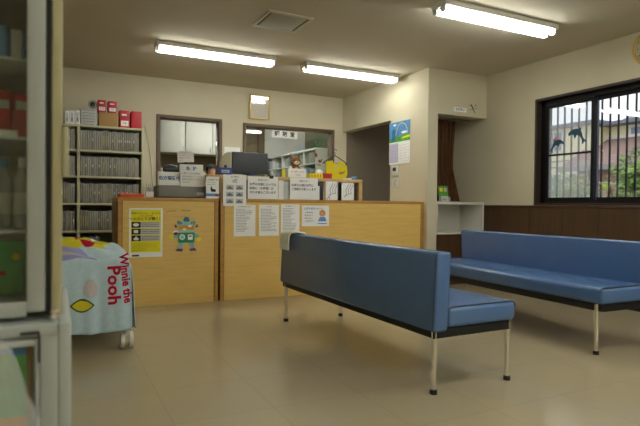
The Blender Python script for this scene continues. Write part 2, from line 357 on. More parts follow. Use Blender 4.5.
DOL = [(-.5, .02), (-.47, .10), (-.36, .20), (-.18, .27), (-.02, .28), (.10, .26), (.20, .30), (.28, .32), (.25, .24), (.22, .17), (.30, .02), (.36, -.18), (.42, -.28), (.52, -.34), (.60, -.42), (.48, -.42), (.42, -.40), (.36, -.50), (.28, -.54), (.30, -.40), (.28, -.28), (.18, -.14), (.08, -.06), (.0, -.04), (-.06, -.14), (-.12, -.22), (-.16, -.12), (-.18, -.02), (-.28, .02), (-.38, -.02), (-.44, -.06)]
def dolphin(y, z, sc, flip, label, extra=False):
    T = FL(xs+.0175, y, z) @ Matrix.Diagonal((flip*sc, sc, 1, 1))
    W = B(); pts = DOL if flip > 0 else DOL
    W.poly(pts, .0015, TEAL, T)
    if extra: W.disc((.05, .34), .16, PINKR, T, .0, .0022, 10, .10)
    o = W.build('dolphin_sticker'); return tag(o, label, 'sticker')
dolphin(3.715, 1.685, .205, 1, 'larger dark teal leaping dolphin sticker on the left window pane')
dolphin(3.955, 1.605, .175, -1, 'smaller teal dolphin sticker with a coral patch on its back', True)
# ------------------------------------------------------------------ outdoors
struct(B().box((XR+.3, -12, -.5), (60, 60, -.4), GROUND).build('ground_garden'))
def bush(x, y, r, h, label, m, n=2600):
    t = thing('garden_bush', label, 'bush', (x, y, -.4), 0, None)
    W = B()
    for i in range(5):
        a = random.random()*6.28; W.cyl((0, 0, 0), (math.cos(a)*r*.5, math.sin(a)*r*.5, h*.75), .025, EDGED, .008, n=6)
    W.build('stem', t)
    W = B(); L = [(random.uniform(-.55, .55)*r, random.uniform(-.55, .55)*r, h*random.uniform(.3, .8), random.uniform(.35, .6)*r) for _ in range(14)]
    vs, fs = [], []
    for i in range(n):
        c = random.choice(L); d = Vector((random.gauss(0, 1), random.gauss(0, 1), random.gauss(0, 1))).normalized()*c[3]*random.uniform(.6, 1.05)
        p = Vector(c[:3])+d; a = Vector((random.gauss(0, 1), random.gauss(0, 1), random.gauss(0, 1))).normalized(); b = a.orthogonal().normalized(); s = random.uniform(.035, .07)
        o = len(vs); vs += [p-a*s, p+b*s*.45, p+a*s, p-b*s*.45]; fs.append((o, o+1, o+2, o+3))
    W.add(vs, fs, m); W.build('foliage', t)
blab = ['green leafy bush at the right edge of the window view', 'pale green bush seen behind the bars, second from the right', 'green bush behind the middle mullion of the window', 'soft green bush behind the left sash pane', 'green bush at the far left of the window view', 'dark green bush behind the right window bars beside the wall']
for i, (x, y, r, h, m) in enumerate([(7.3, 3.6, .62, 2.3, LEAF), (7.7, 5.0, .62, 2.3, LEAF), (8.0, 6.35, .62, 2.1, LEAF), (9.6, 7.5, .62, 2.2, LEAF2), (8.4, 7.9, .62, 2.0, LEAF), (9.7, 5.9, .7, 2.7, LEAF2)]): bush(x, y, r, h, blab[i], m)
def house():
    t = thing('house', 'cream two storey house with brown tiled lower roof beyond the window', 'house', (27, 20, .3))
    X = 27; L = lambda v: (v[0]-27, v[1]-20, v[2]+.4)
    def bx(W, a, b, m): W.box(L(a), L(b), m)
    W = B(); bx(W, (X, 10, -1.1), (X+7, 18.9, 4.7), HOUSEY); bx(W, (X-1.2, 18.9, -1.1), (X+7, 23.6, 4.75), HOUSEY); W.build('wall', t)
    W = B(); vs = [L(v) for v in [(X-3.0, 10, 2.35), (X-3.0, 19.6, 2.35), (X, 19.6, 4.05), (X, 10, 4.05), (X-3.0, 10, 2.2), (X-3.0, 19.6, 2.2), (X, 19.6, 3.9), (X, 10, 3.9)]]
    W.add(vs, [(0, 3, 2, 1), (4, 5, 6, 7), (0, 1, 5, 4), (1, 2, 6, 5), (0, 4, 7, 3)], ROOFT); W.build('lower_roof', t)
    W = B(); bx(W, (X-3.1, 10, 2.12), (X-2.95, 19.65, 2.36), GREYM); W.build('gutter', t)
    W = B(); bx(W, (X-2.4, 10, -1.1), (X, 18.9, 2.6), ROOFT); W.build('lower_wall', t)
    W = B(); bx(W, (X-.9, 9.5, 4.62), (X+7, 19.5, 4.80), ROOFG); bx(W, (X-1.6, 18.6, 4.73), (X+7, 24.4, 4.92), ROOFG); W.build('eave', t)
    for (a, b, z0, z1, xx) in [(17.6, 16.2, 3.78, 4.45, X), (15.6, 13.8, 3.78, 4.45, X), (12.8, 11.2, 3.78, 4.45, X), (21.9, 20.9, 3.5, 4.5, X-1.2), (21.9, 20.9, 1.0, 2.1, X-1.2), (20.3, 19.4, 1.0, 2.1, X-1.2), (22.9, 22.3, 3.5, 4.5, X-1.2)]:
        W = B(); bx(W, (xx-.08, b-.08, z0-.08), (xx-.001, a+.08, z1+.08), WHITEM); w_ = W.build('window', t)
        W = B(); bx(W, (xx-.1, b, z0), (xx-.079, a, z1), HWIN); bx(W, (xx-.115, (a+b)/2-.03, z0), (xx-.1, (a+b)/2+.03, z1), WHITEM); W.build('pane', w_)
    W = B()
    for zz in (2.5, 2.85): bx(W, (X-1.26, 18.9, zz), (X-1.2, 23.6, zz+.07), GREYM)
    W.build('wall_band', t)
    W = B(); bx(W, (X-.18, 10, 3.95), (X-.02, 19, 4.1), WHITEM); W.build('sill_rail', t)
house()
t = thing('far_house', 'distant grey roofed house against the sky behind the bars', 'house', (44, 24, -.4))
B().box((-4, -6, 0), (4, 2.0, 8.3), WCUP).build('wall', t)
W = B(); W.add([(-4.6, -7, 8.2), (-4.6, 2.6, 8.2), (0, 2.6, 10.2), (0, -7, 10.2), (4.6, 2.6, 8.2), (4.6, -7, 8.2)], [(0, 3, 2, 1), (3, 5, 4, 2), (0, 1, 4, 5), (1, 2, 4), (0, 5, 3)], ROOFG); W.build('roof', t)
# ------------------------------------------------------------------ benches
def make_bench():
    t = thing('waiting_bench', '', 'bench', (0, 0, 0), 0, None); L = 1.90
    W = B()
    def prof_ext(pr, m, y0, y1, W):
        n = len(pr); vs = [(x, y0, z) for x, z in pr]+[(x, y1, z) for x, z in pr]
        W.add(vs, [(i, n+i, n+(i+1) % n, (i+1) % n) for i in range(n)], m, True); W.add(vs[:n], [tuple(range(n))], m); W.add(vs[n:], [tuple(range(n))[::-1]], m)
    def rr(x0, z0, x1, z1, r, lean=0, n=5):
        p = []
        for (cx, cz, a0) in ((x1-r, z1-r, 0), (x0+r, z1-r, 90), (x0+r, z0+r, 180), (x1-r, z0+r, 270)):
            for i in range(n+1): a = math.radians(a0+90*i/n); z = cz+r*math.sin(a); p.append((cx+r*math.cos(a)+lean*(z-z0)/(z1-z0), z))
        return p
    e = .004
    # backrest: padded slab with rounded edges along its length
    bm = bmesh.new(); bmesh.ops.create_cube(bm, size=1)
    for v in bm.verts: v.co = Vector((-.015+(.090)*(v.co.x+.5)+.018*(v.co.z+.5), L*(v.co.y+.5), .310+.392*(v.co.z+.5)))
    bmesh.ops.bevel(bm, geom=bm.edges[:], offset=.014, segments=3, affect='EDGES', profile=.5)
    W = B().bm(bm, VINYL, True); W.build('backrest', t)
    def piping(pr, y, name, W):
        pts = [(x, y, z) for x, z in pr]+[(pr[0][0], y, pr[0][1])]; W.tube(pts, .0042, PIPING, n=6)
    for y in (.010, L-.010):
        W = B(); piping(rr(-.014, .312, .073, .699, .018, .018), y, '', W); W.build('backrest_piping', t)
    bm = bmesh.new(); bmesh.ops.create_cube(bm, size=1)
    for v in bm.verts: v.co = Vector((.078+(.467)*(v.co.x+.5), L*(v.co.y+.5), .322+.106*(v.co.z+.5)))
    bmesh.ops.bevel(bm, geom=bm.edges[:], offset=.028, segments=5, affect='EDGES', profile=.5)
    B().bm(bm, VINYL, True).build('seat', t)
    for y in (.012, L-.012): B().tube([(x, y, z) for x, z in rr(.084, .325, .544, .4275, .028)][0:14], .0042, PIPING, n=6).build('seat_piping', t)
    W = B()
    for y in (.016, L-.041): W.box((.0, y, .276), (.515, y+.025, .321), RAIL, .002)
    for x in (.0, .49): W.box((x, .041, .276), (x+.025, L-.041, .321), RAIL, .002)
    W.build('frame_rail', t)
    for (x, y) in ((.013, .030), (.512, .030), (.013, L-.060), (.512, L-.060)):
        W = B(); W.cyl((x, y, .018), (x, y,   .309 if x < .1 else .3215), .0145, CHROME, n=20); lg = W.build('leg', t)
        B().cyl((x, y, 0), (x, y, .024), .0185, BLACK, .0175, n=20).build('rubber_foot', lg)
    return t
b1 = make_bench(); b1.location = (1.664, 2.05, 0); b1.rotation_euler = (0, 0, math.radians(.8))
b1['label'] = 'blue vinyl bench standing nearest the camera, with a cream cloth over its backrest'; b1['group'] = 'blue waiting room benches'
b2 = dup(b1, (3.652, 4.03, 0), math.radians(177.8), 'blue vinyl bench set further back on the right, below the barred window')
# cloth over the backrest of the near bench
W = B(); pr = []
rx0, rx1, zt = 1.616, 1.742, .727
pth = [(rx0-.010, .58), (rx0-.009, .635), (rx0-.004, .685), (rx0+.006, .705), (rx0+.03, .714), (rx0+.06, .714), (rx1-.004, .705), (rx1+.008, .685), (rx1+.006, .64), (rx1+.002, .60)]
NY = 14; vs = []; fs = []
for th in (0, 1):
    for j in range(NY+1):
        y = 3.735+.175*j/NY
        for i, (x, z) in enumerate(pth):
            o_ = .009*th; cx, cz = (rx0+rx1)/2, .60; d = Vector((x-cx, 0, max(0, z-cz)*.8)).normalized(); wv = .003*math.sin(j*1.3+i)
            vs.append((x+d.x*(o_+wv*th), y+(.006*math.sin(i) if j in (0, NY) else 0), z+d.z*(o_+wv*th)))
n = len(pth); q = (NY+1)*n
for th in (0, 1):
    for j in range(NY):
        for i in range(n-1):
            a = th*q+j*n+i; f = (a, a+1, a+n+1, a+n); fs.append(f if th else f[::-1])
for j in range(NY):
    for i in (0, n-1): a = j*n+i; fs.append((a, a+n, a+n+q, a+q))
for i in range(n-1):
    for j in (0, NY): a = j*n+i; fs.append((a, a+1, a+1+q, a+q))
W.add(vs, fs, CREAMF, True); tag(W.build('folded_cloth'), 'cream cloth draped over the far end of the near blue bench', 'cloth')
# ------------------------------------------------------------------ reception counter
CY = 4.97; CT = .982
def counter(x0, x1, label, group, side):
    t = thing('reception_counter', label, 'counter', ((x0+x1)/2, CY, 0)); c = (x0+x1)/2; a, b = x0-c, x1-c; D = .55
    B().box((a, -.004, CT-.032), (b, D, CT), EDGE, .003).build('countertop', t)
    B().box((a, 0, 0), (a+.04, D-.01, CT-.032), EDGED, .002).build('side_panel', t)
    B().box((b-.04, 0, 0), (b, D-.01, CT-.032), EDGED, .002).build('side_panel', t)
    B().box((a+.04, .0, .0), (b-.04, .03, CT-.032), PANEL).build('front_panel', t)
    for q in (a, b-.032): B().box((q, -.004, 0), (q+.032, .0, CT-.032), EDGE).build('edge_trim', t)
    B().box((a+.04, .03, .35), (b-.04, D-.02, .37), PANEL).build('inner_shelf', t)
    return t
counter(.497, 1.398, 'wooden reception counter at the left, with the yellow poster and robot cutout', 'reception counters', 0)
counter(1.420, 3.826, 'long wooden reception counter on the right, with white notices on its front', 'reception counters', 1)
HX0, HX1, HZ = 1.425, 3.016, 1.212
ht = thing('counter_rack', 'low open fronted wooden rack standing on the long reception counter', 'rack', ((HX0+HX1)/2, 5.0, CT)); hc = (HX1-HX0)/2
B().box((-hc-.125, 0, HZ-CT-.034), (hc, .32, HZ-CT), RACKW, .003).build('top_board', ht)
B().box((-hc, .002, .0005), (-hc+.03, .318, HZ-CT-.034), RACKW, .002).build('side_panel', ht)
B().box((hc-.045, .002, .0005), (hc, .318, HZ-CT-.034), RACKW, .002).build('side_panel', ht)
B().box((-hc+.03, .305, .0005), (hc-.045, .318, HZ-CT-.034), RACKW).build('back_panel', ht)
for x in (-.2, .33): B().box((x-.008, .01, .0005), (x+.008, .305, HZ-CT-.034), RACKW).build('divider', ht)
# ------------------------------------------------------------------ posters and notices
def sheet(name, label, cat, x0, z0, x1, z1, y, cb, m=PAPER, group=None, th=.0015, T=None):
    w_, h_ = x1-x0, z1-z0; T = T or FR(x0, y, z0); W = B(); W.rect(0, 0, w_, h_, m, T, -th, 0)
    if cb: cb(W, T, w_, h_)
    o = W.build(name); return tag(o, label, cat, group)
def lines(W, T, x0, x1, y0, y1, n, m, hh, jit=.3, rnd=None):
    rnd = rnd or random.Random(n)
    for i in range(n):
        y = y1-(y1-y0)*i/max(1, n-1); e = x1-(x1-x0)*rnd.random()*jit; x = x0
        while x < e:
            l = min(rnd.uniform(.01, .03), e-x); W.rect(x, y-hh/2, x+l, y+hh/2, m, T, 0, .0006); x += l+.004
YP = CY-.0018
def p_yellow(W, T, w, h):
    b = .016; W.rect(b, b+.028, w-b, h-b, YEL, T, 0, .0006)
    W.text('障害のある人も、ない人も', .021, (w/2, h-.048), INK, T, align='CENTER'); W.text('ともに生きる', .02, (w/2, h-.07), INK, T, align='CENTER')
    W.text('一人ひとりが輝く！', .032, (w/2, h-.098), INK, T, align='CENTER', bold=.0006)
    for i in range(3):
        z = h-.17-i*.060; W.rect(b+.006, z-.006, b+.083, z+.045, INK, T, 0, .0012); W.rect(b+.083, z-.006, w-b-.006, z+.045, PAPERG, T, 0, .0012)
        if i == 0: W.disc((b+.044, z+.02), .026, PAPER, T, .0012, ry=.015)
        if i == 1: W.rect(b+.024, z+.006, b+.062, z+.034, PAPER, T, .0012, .002)
        if i == 2: W.poly([(b+.02, z+.014), (b+.045, z+.038), (b+.07, z+.014), (b+.062, z+.002), (b+.028, z+.002)], .0008, PAPER, T @ Matrix.Translation((0, 0, .0012)))
        lines(W, T @ Matrix.Translation((0, 0, .0012)), b+.09, w-b-.012, z+.004, z+.036, 3, INK, .004, .2)
    lines(W, T, b+.02, w-b-.03, b+.045, b+.105, 5, INK, .004, .5)
    W.rect(b+.01, .008, b+.07, .022, INK, T, 0, .001)
sheet('poster', 'yellow and white notice poster with black picture boxes on the counter front', 'poster', .589, .445, .880, .886, YP, p_yellow)
# robot cutout (child's paper robot)
W = B(); T = FR(1.095, YP, .665)
def R(x0, z0, x1, z1, m, w=.002): W.rect(x0, z0, x1, z1, m, T, 0, w)
W.disc((0, .118), .026, RBLU, T, 0, .002, ry=.026); R(-.028, .095, .028, .118, RBLU, .0015)
W.box((0, 0, 0), (0, 0, 0), RBLU) if False else None
R(-.080, .000, .080, .100, MINT); W.disc((-.072, .092), .016, MINT, T, 0, .002); W.disc((.072, .092), .016, MINT, T, 0, .002)
for x in (-.048, .048): W.disc((x, .084), .007, RBLU, T, .002)
R(-.070, .022, .070, .060, RORA, .0028); W.disc((.032, .056), .018, PAPER, T, .0028, ry=.011); W.disc((-.018, .026), .018, PAPER, T, .0028, ry=.010)
for s in (-1, 1):
    W.poly([(s*.080, .048), (s*.105, .075), (s*.108, .05), (s*.098, .042)][::s], .002, RRED, T)
R(-.075, -.098, .075, -.004, RGRN, .0025); W.disc((-.038, -.045), .026, PAPER, T, .0025); R(.015, -.072, .058, -.022, PAPER, .0035)
W.disc((-.038, -.045), .018, MINT, T, .0033); R(.025, -.045, .048, -.032, RRED, .004)
for s in (-1, 1):
    W.poly([(s*.075, -.012), (s*.112, -.022), (s*.118, -.05), (s*.09, -.055), (s*.075, -.05)][::s], .0018, RLBL, T); W.poly([(s*.025, -.098), (s*.065, -.098), (s*.078, -.152), (s*.045, -.155)][::s], .0018, RLBL, T)
W.disc((-.135, -.040), .024, YEL, T, 0, .0016); W.disc((.118, -.068), .022, YEL, T, 0, .0016)
W.disc((-.098, -.004), .026, PAPER, T, .0018, ry=.02); W.disc((-.095, -.012), .024, RRED, T, .0022, ry=.013)
for s in (-1, 1): W.poly([(s*.030, -.155), (s*.078, -.150), (s*.100, -.172), (s*.038, -.178)][::s], .002, RPUR, T)
R(-.004, .14, .004, .168, YEL, .0015)
tag(W.build('robot_cutout'), 'colourful paper robot cutout taped to the left counter front', 'paper cutout')
W = B(); T = FR(0, YP, 0); W.tube([(1.055, YP-.002, .868), (1.095, YP-.002, .862), (1.135, YP-.002, .869)], .0022, DARKG); tag(W.build('wire_hook'), 'small dark curved hook above the paper robot', 'hook')
W = B(); W.tube([(.915, YP-.002, .848), (.94, YP-.002, .862), (.97, YP-.002, .858), (1.0, YP-.002, .866)], .0022, EDGED); tag(W.build('wire_hook'), 'small brown twisted hook beside the yellow poster', 'hook')
def p_lines(head):
    def f(W, T, w, h):
        if head: W.text(head, .014, (w/2, h-.02), INK, T, align='CENTER')
        lines(W, T, .02, w-.02, .05, h-.045, 15, INKG, .0045, .5, random.Random(int(w*1e4)))
    return f
sheet('notice_sheet', 'white printed notice on the counter front, directly below the picture timetable', 'notice', 1.552, .617, 1.772, .925, YP, p_lines('処方箋をお持ちの方へ'), group='notices on the counter front')
sheet('notice_sheet', 'white printed notice, second from the left on the long counter front', 'notice', 1.808, .618, 2.022, .928, YP, p_lines('お知らせ'), group='notices on the counter front')
sheet('notice_sheet', 'white printed notice partly behind the cloth draped bench end', 'notice', 2.043, .624, 2.248, .934, YP, p_lines('個人情報について'), group='notices on the counter front')
def p_girl(W, T, w, h):
    W.text('お薬手帳を', .026, (.02, h-.035), INKB, T); W.text('ご利用下さい', .02, (.13, h-.035), INKB, T)
    for i in range(4): W.text(['お薬の名前', '飲み合わせ', '副作用など', 'ご確認下さい'][i], .019, (.03, h-.075-i*.03), INK, T)
    W.disc((.235, .135), .036, RORA, T, 0, .001); W.disc((.235, .125), .025, SKIN, T, .001, .001); W.poly([(.185, .05), (.285, .05), (.265, .095), (.205, .095)], .001, SKYB, T)
    W.rect(.18, .022, .29, .03, INKB, T)
sheet('notice_sheet', 'wide white notice with blue heading and a drawn girl, rightmost on the counter', 'notice', 2.276, .709, 2.590, .925, YP, p_girl)
def p_table(W, T, w, h):
    W.text('処方箋受付', .016, (w/2, h-.022), INK, T, align='CENTER'); W.text('2週', .036, (w/2, h-.062), INKG, T, align='CENTER', bold=.0008)
    for i in range(3):
        for j in range(2):
            u, v = .03+j*.095, .025+i*.066; W.rect(u, v, u+.075, v+.046, PAPERG, T, 0, .0008); W.rect(u+.008, v+.004, u+.066, v+.018, INKG, T, .0008, .0014); W.poly([(u+.01, v+.018), (u+.034, v+.038), (u+.064, v+.018)], .0006, RBLU if i == 1 else INKG, T @ Matrix.Translation((0, 0, .0008)))
sheet('notice_sheet', 'tall white sheet with six small pictures hanging over the counter edge', 'notice', 1.440, .912, 1.672, 1.214, 4.960, p_table)
def tilt(x, y, z, deg): return FR(x, y, z) @ Matrix.Rotation(math.radians(-deg), 4, 'X')
def p_sign(ls, sz):
    def f(W, T, w, h):
        W.text(ls[0], sz*.8, (w/2, h-.035), INK, T, align='CENTER')
        for i, l in enumerate(ls[1:]): W.text(l, sz, (.018, h-.078-i*.040), INK, T, bold=.0005)
    return f
sheet('sign_card', 'white lettered card in the rack, directly under the monitor', 'sign', 1.698, CT+.002, 2.018, 1.206, 4.992, p_sign(['患者さまへ', 'お薬の内容によっては', '調剤に（お時間）が', 'かかる事もございます'], .028))
sheet('sign_card', 'white lettered card in the rack, directly below the plush toy', 'sign', 2.147, CT+.002, 2.466, 1.208, 4.990, p_sign(['患者さまへ', 'お待ちの間お気軽に', 'ご相談をお願いします'], .028))
W = B(); W.box((2.40, 5.002, CT+.001), (2.492, 5.0045, 1.13), PAPER); tag(W.build('paper_sheet'), 'small white paper peeping out behind the card below the plush toy', 'paper')
W = B(); W.box((2.030, 5.006, CT+.001), (2.085, 5.008, 1.176), PAPER); tag(W.build('paper_sheet'), 'cream white paper in the rack, just right of the card under the monitor', 'paper')
W = B(); W.box((2.088, 5.006, CT+.001), (2.142, 5.0085, 1.170), PAPERG); tag(W.build('paper_sheet'), 'pale grey paper in the rack, just left of the card below the plush toy', 'paper')
W = B(); W.box((1.69, 5.012, CT+.001), (2.005, 5.03, 1.172), DARKG, .004); tag(W.build('binder'), 'black binder standing behind the card under the monitor', 'binder')
W = B(); W.box((2.485, 5.008, CT+.001), (2.540, 5.10, 1.165), DARKG, .004); tag(W.build('binder'), 'black binder upright in the rack beside the white framed drawings', 'binder')
W = B(); W.box((2.715, 5.03, CT+.001), (2.748, 5.20, 1.16), DARKG, .004); tag(W.build('binder'), 'thin black binder between the two white drawing cards', 'binder')
W = B(); W.box((2.912, 5.03, CT+.001), (2.95, 5.20, 1.155), DARKG, .004); tag(W.build('binder'), 'dark binder at the right end of the rack beside its end panel', 'binder')
def p_draw(k):
    def f(W, T, w, h):
        r = random.Random(k)
        for a in range(3):
            u = .03+.03*a; p = [(u, .03+.02*a), (u+.03, .07), (u+.02, .11), (u+.055, h-.02)]
            for (p0, p1) in zip(p[:-1], p[1:]):
                d = Vector((p1[0]-p0[0], p1[1]-p0[1])).normalized()*.0022; W.poly([(p0[0]+d.y, p0[1]-d.x), (p1[0]+d.y, p1[1]-d.x), (p1[0]-d.y, p1[1]+d.x), (p0[0]-d.y, p0[1]+d.x)], .0006, INKG if a else INK, T)
        if k == 1:
            for s in (0, 1): W.poly([(.012+.03*s, .004), (.018+.03*s, .004), (.04+.014*s, .034), (.034+.014*s, .034)], .0008, INKR, T)
    return f
sheet('drawing_card', 'white card with a line drawing and red marks, left one of the pair', 'card', 2.561, CT+.002, 2.706, 1.182, 4.996, p_draw(1), group='drawing cards in the rack')
sheet('drawing_card', 'white card with a grey line drawing, beside the rack end panel', 'card', 2.754, CT+.002, 2.906, 1.172, 4.996, p_draw(2), group='drawing cards in the rack')
# ------------------------------------------------------------------ things on the rack
t = thing('monitor', 'dark grey monitor seen from behind, standing on the rack', 'monitor', (1.770, 5.14, HZ))
W = B(); W.box((-.19, -.01, .030), (.19, .075, .243), MONG, .008); W.build('rear_housing', t)
W = B(); W.box((-.19, .075, .025), (.19, .10, .248), SASHG, .006); W.build('screen_bezel', t)
W = B(); W.box((-.035, .03, .01), (.035, .05, .06), DARKG, .004); W.box((-.12, -.02, 0), (.12, .12, .012), DARKG, .004); W.build('stand', t)
W = B(); W.box((-.028, -.04, .012), (.028, -.02, .03), BLUEP, .004); W.build('cable_plug', t)
t = thing('desk_speaker', 'cream fan shaped desk object beside the left edge of the monitor', 'speaker', (1.515, 5.16, HZ))
W = B(); W.poly([(-.05, 0), (.045, 0), (.045, .235), (.015, .235), (-.02, .20), (-.045, .12)], .07, CABC, FR(0, .035, 0)); W.build('body', t)
W = B(); W.box((.046, -.03, .0), (.060, .03, .235), WHITEM, .004); W.build('side_plate', t); W = B(); W.disc((-.005, .09), .016, DARKG, FR(0, -.0355, 0), 0, .003); W.build('dial', t)
W = B(); T = FR(1.428, 5.05, HZ); W.box((1.428, 5.05, HZ), (1.558, 5.11, HZ+.075), BLUEP, .003); W.rect(.02, .024, .10, .052, PAPERG, T, 0, .001); W.rect(.028, .034, .085, .042, INKB, T, .001, .0016); tag(W.build('tissue_box'), 'small blue box with a pale label at the left end of the rack', 'box')
t = thing('plush_toy', 'brown and cream plush toy with pointed ears sitting on the rack', 'plush toy', (2.285, 5.18, HZ))
W = B(); W.ell((0, 0, .075), (.062, .05, .078), FURB); W.ell((0, -.03, .07), (.038, .03, .05), FURC); W.build('body', t)
W = B(); W.ell((0, -.005, .175), (.062, .052, .05), FURB); W.ell((0, -.045, .162), (.032, .028, .022), FURC); W.ell((0, -.072, .168), (.008, .006, .006), BLACK)
for s in (-1, 1): W.ell((s*.024, -.05, .188), (.006, .004, .006), BLACK)
W.build('head', t)
for s in (-1, 1): B().cyl((s*.036, 0, .20), (s*.052, 0, .262), .024, FURB, .003, n=10).build('ear', t)
for s in (-1, 1): B().ell((s*.062, -.03, .09), (.02, .024, .036), FURC).build('paw', t)
def p_pink(W, T, w, h): W.text('お子様へどうぞ', .022, (w/2, h*.66), INKR, T, align='CENTER'); W.text('ご自由に', .018, (w/2, h*.3), INKG, T, align='CENTER')
W = B(); W.box((2.172, 5.07, HZ), (2.368, 5.105, HZ+.095), PAPER, .002); p_pink(W, FR(2.172, 5.07, HZ), .196, .095); tag(W.build('sign_box'), 'pale pink lettered white sign in front of the plush toy', 'sign')
W = B(); W.lathe([(.017, 0), (.019, .06), (.012, .085), (.006, .095)], (2.136, 5.13, HZ), YEL, 14); tag(W.build('glue_bottle'), 'little yellow bottle standing just left of the plush toy', 'bottle')
t = thing('candy_tray', 'low yellow and red box tray on the rack, right of the plush toy', 'tray', (2.55, 5.12, HZ))
W = B(); W.box((-.13, -.04, 0), (.02, .05, .055), YEL, .003); 
for i in range(4): W.rect(.012+i*.034, .012, .028+i*.034, .042, RORA, FR(-.13, -.04, 0), 0, .001)
W.build('yellow_carton', t); W = B(); W.box((.021, -.04, 0), (.13, .05, .06), RED, .003); W.build('red_carton', t)
W = B(); W.lathe([(.042, 0), (.044, .012), (.034, .032), (.016, .044), (.002, .046)], (2.545, 5.125, HZ+.0555), PAPER, 18); tag(W.build('cotton_puff'), 'white rounded puff lying on the yellow and red tray', 'puff')
# yellow child's vest on a hanger, standing at the back of the rack
t = thing('clothes_hanger', 'black clothes hanger rising behind the yellow vest on the rack', 'clothes hanger', (2.80, 5.24, HZ))
W = B(); zc = .272; W.tube([(-.155, 0, zc-.09), (-.12, 0, zc-.066), (0, 0, zc+.0), (.12, 0, zc-.062), (.15, 0, zc-.09)], .005, BLACK); W.tube([(-.155, 0, zc-.09), (.15, 0, zc-.09)], .004, BLACK); W.build('hanger_arms', t)
W = B(); pts = [(0, 0, zc), (0, 0, zc+.03)]+[(-.018*math.cos(a), 0, zc+.052+.02*math.sin(a)) for a in [math.radians(d) for d in (-60, -10, 40, 90, 140, 180)]]; W.tube(pts, .0032, BLACK); W.build('hook', t)
t = thing('child_vest', 'bright yellow child vest with a brown patch hung on the black hanger', 'vest', (2.80, 5.22, HZ))
vp = [(-.125, .005), (-.122, .195), (-.05, .215), (-.035, .185), (0, .175), (.035, .185), (.05, .205), (.11, .185), (.135, .15), (.14, .07), (.12, .02), (.06, .002)]
bm = bmesh.new(); W = B(); W.poly(vp, .028, YELF, FR(0, .012, 0)); W.build('fabric_body', t)
W = B(); W.poly([(.02, .075), (.055, .095), (.085, .09), (.10, .115), (.105, .085), (.08, .065), (.045, .06)], .002, CARD, FR(0, -.0165, 0)); W.disc((.0, .14), .03, PAPERG, FR(0, -.0165, 0), 0, .0015, ry=.012); W.build('appliqué_patch'.replace('é', 'e'), t)
W = B(); W.box((2.835, 5.04, HZ), (2.90, 5.13, HZ+.012), PAPER, .002); tag(W.build('paper_pad'), 'small white pad lying in front of the yellow vest', 'pad')
W = B()
for k in range(3): W.tube([(2.91+.02*k, 5.08, HZ+.010), (2.95+.02*k, 5.09, HZ+.03), (2.985+.01*k, 5.11, HZ+.022), (3.004, 5.12, HZ+.010)], .009, SKYB)
tag(W.build('blue_ribbon'), 'light blue crumpled ribbon at the right end of the rack', 'ribbon')
W = B(); W.box((1.925, 4.984, 1.19), (1.965, 4.9995, 1.222), BLACK, .003); W.cyl((1.93, 4.985, 1.215), (1.90, 4.985, 1.236), .004, BLACK); tag(W.build('binder_clip'), 'black clip on the top edge of the card under the monitor', 'clip')
# ------------------------------------------------------------------ things on the left counter
z = CT
t = thing('storage_tray', 'shallow orange tray at the left end of the reception counter', 'tray', (.625, 5.10, z))
W = B(); W.box((-.105, -.07, 0), (.105, .11, .006), ORANGE, .002); W.build('tray_base', t); W = B()
for a in ((-.105, -.07, .105, -.064), (-.105, .104, .105, .11), (-.105, -.064, -.099, .104), (.099, -.064, .105, .104)): W.box((a[0], a[1], .004), (a[2], a[3], .034), ORANGE, .002)
W.build('tray_wall', t)
t = thing('clear_cup', 'clear cup with a white label standing beside the orange tray', 'cup', (.782, 5.11, z))
W = B(); W.lathe([(.032, 0), (.038, .09)], (0, 0, 0), CLEARP, 18); W.build('cup_body', t); W = B(); W.box((-.034, -.041, .006), (.034, -.038, .055), PAPER); W.build('paper_label', t); W = B()
for k in range(4): W.cyl((-.012+.008*k, 0, .02), (-.03+.02*k, 0, .13), .003, INKG)
W.build('pen_bundle', t)
t = thing('receipt_printer', 'flat grey machine on the left counter beneath the white signs', 'machine', (1.09, 5.22, z))
W = B(); W.box((-.225, -.12, 0), (.225, .18, .118), GREYM, .006); W.build('case', t); W = B(); W.box((-.225, -.123, .0), (.225, -.12, .012), BLACK); W.build('base_strip', t)
W = B(); W.box((.13, -.1225, .03), (.20, -.12, .058), PAPERG); W.build('paper_label', t)
z2 = z+.1185
W = B(); W.box((.862, 5.11, z2), (1.31, 5.16, z2+.128), PAPER, .003); T = FR(.862, 5.11, z2); W.text('処方箋受付', .039, (.006, .066), INKB, T, bold=.001); tag(W.build('sign_box'), 'long white sign with large blue lettering on the grey machine', 'sign')
def p_s2(W, T, w, h):
    W.text('お薬のできる時間の', .020, (.012, h-.026), INKG, T)
    for i in range(3): W.text(['目安を表示しています', '順番が前後する場合も', 'あります'][i], .019, (.018, h-.056-i*.026), INKG, T)
sheet('notice_sheet', 'white notice with grey handwriting taped below the small blue lettered plate', 'notice', 1.062, 1.093, 1.293, 1.243, 5.090, p_s2)
W = B(); zz = z2+.1285; W.box((1.060, 5.115, zz), (1.285, 5.155, zz+.078), PAPER, .003); T = FR(1.06, 5.115, zz); W.text('会  計', .042, (.1125, .036), INKB, T, align='CENTER', bold=.001); tag(W.build('sign_plate'), 'small white plate with two blue characters on the long sign', 'sign')
t = thing('memo_card', 'white card with red handwriting on a clip, topmost of the signs', 'card', (1.12, 5.13, zz+.0785))
W = B(); W.lathe([(.02, 0), (.02, .008), (.004, .012), (.004, .022)], (0, 0, 0), BLACK, 14); W.build('clip_stand', t)
W = B(); T = FR(-.075, 0, .014) @ Matrix.Rotation(math.radians(3), 4, 'Z'); W.rect(0, 0, .155, .105, PAPER, T, -.0015, 0)
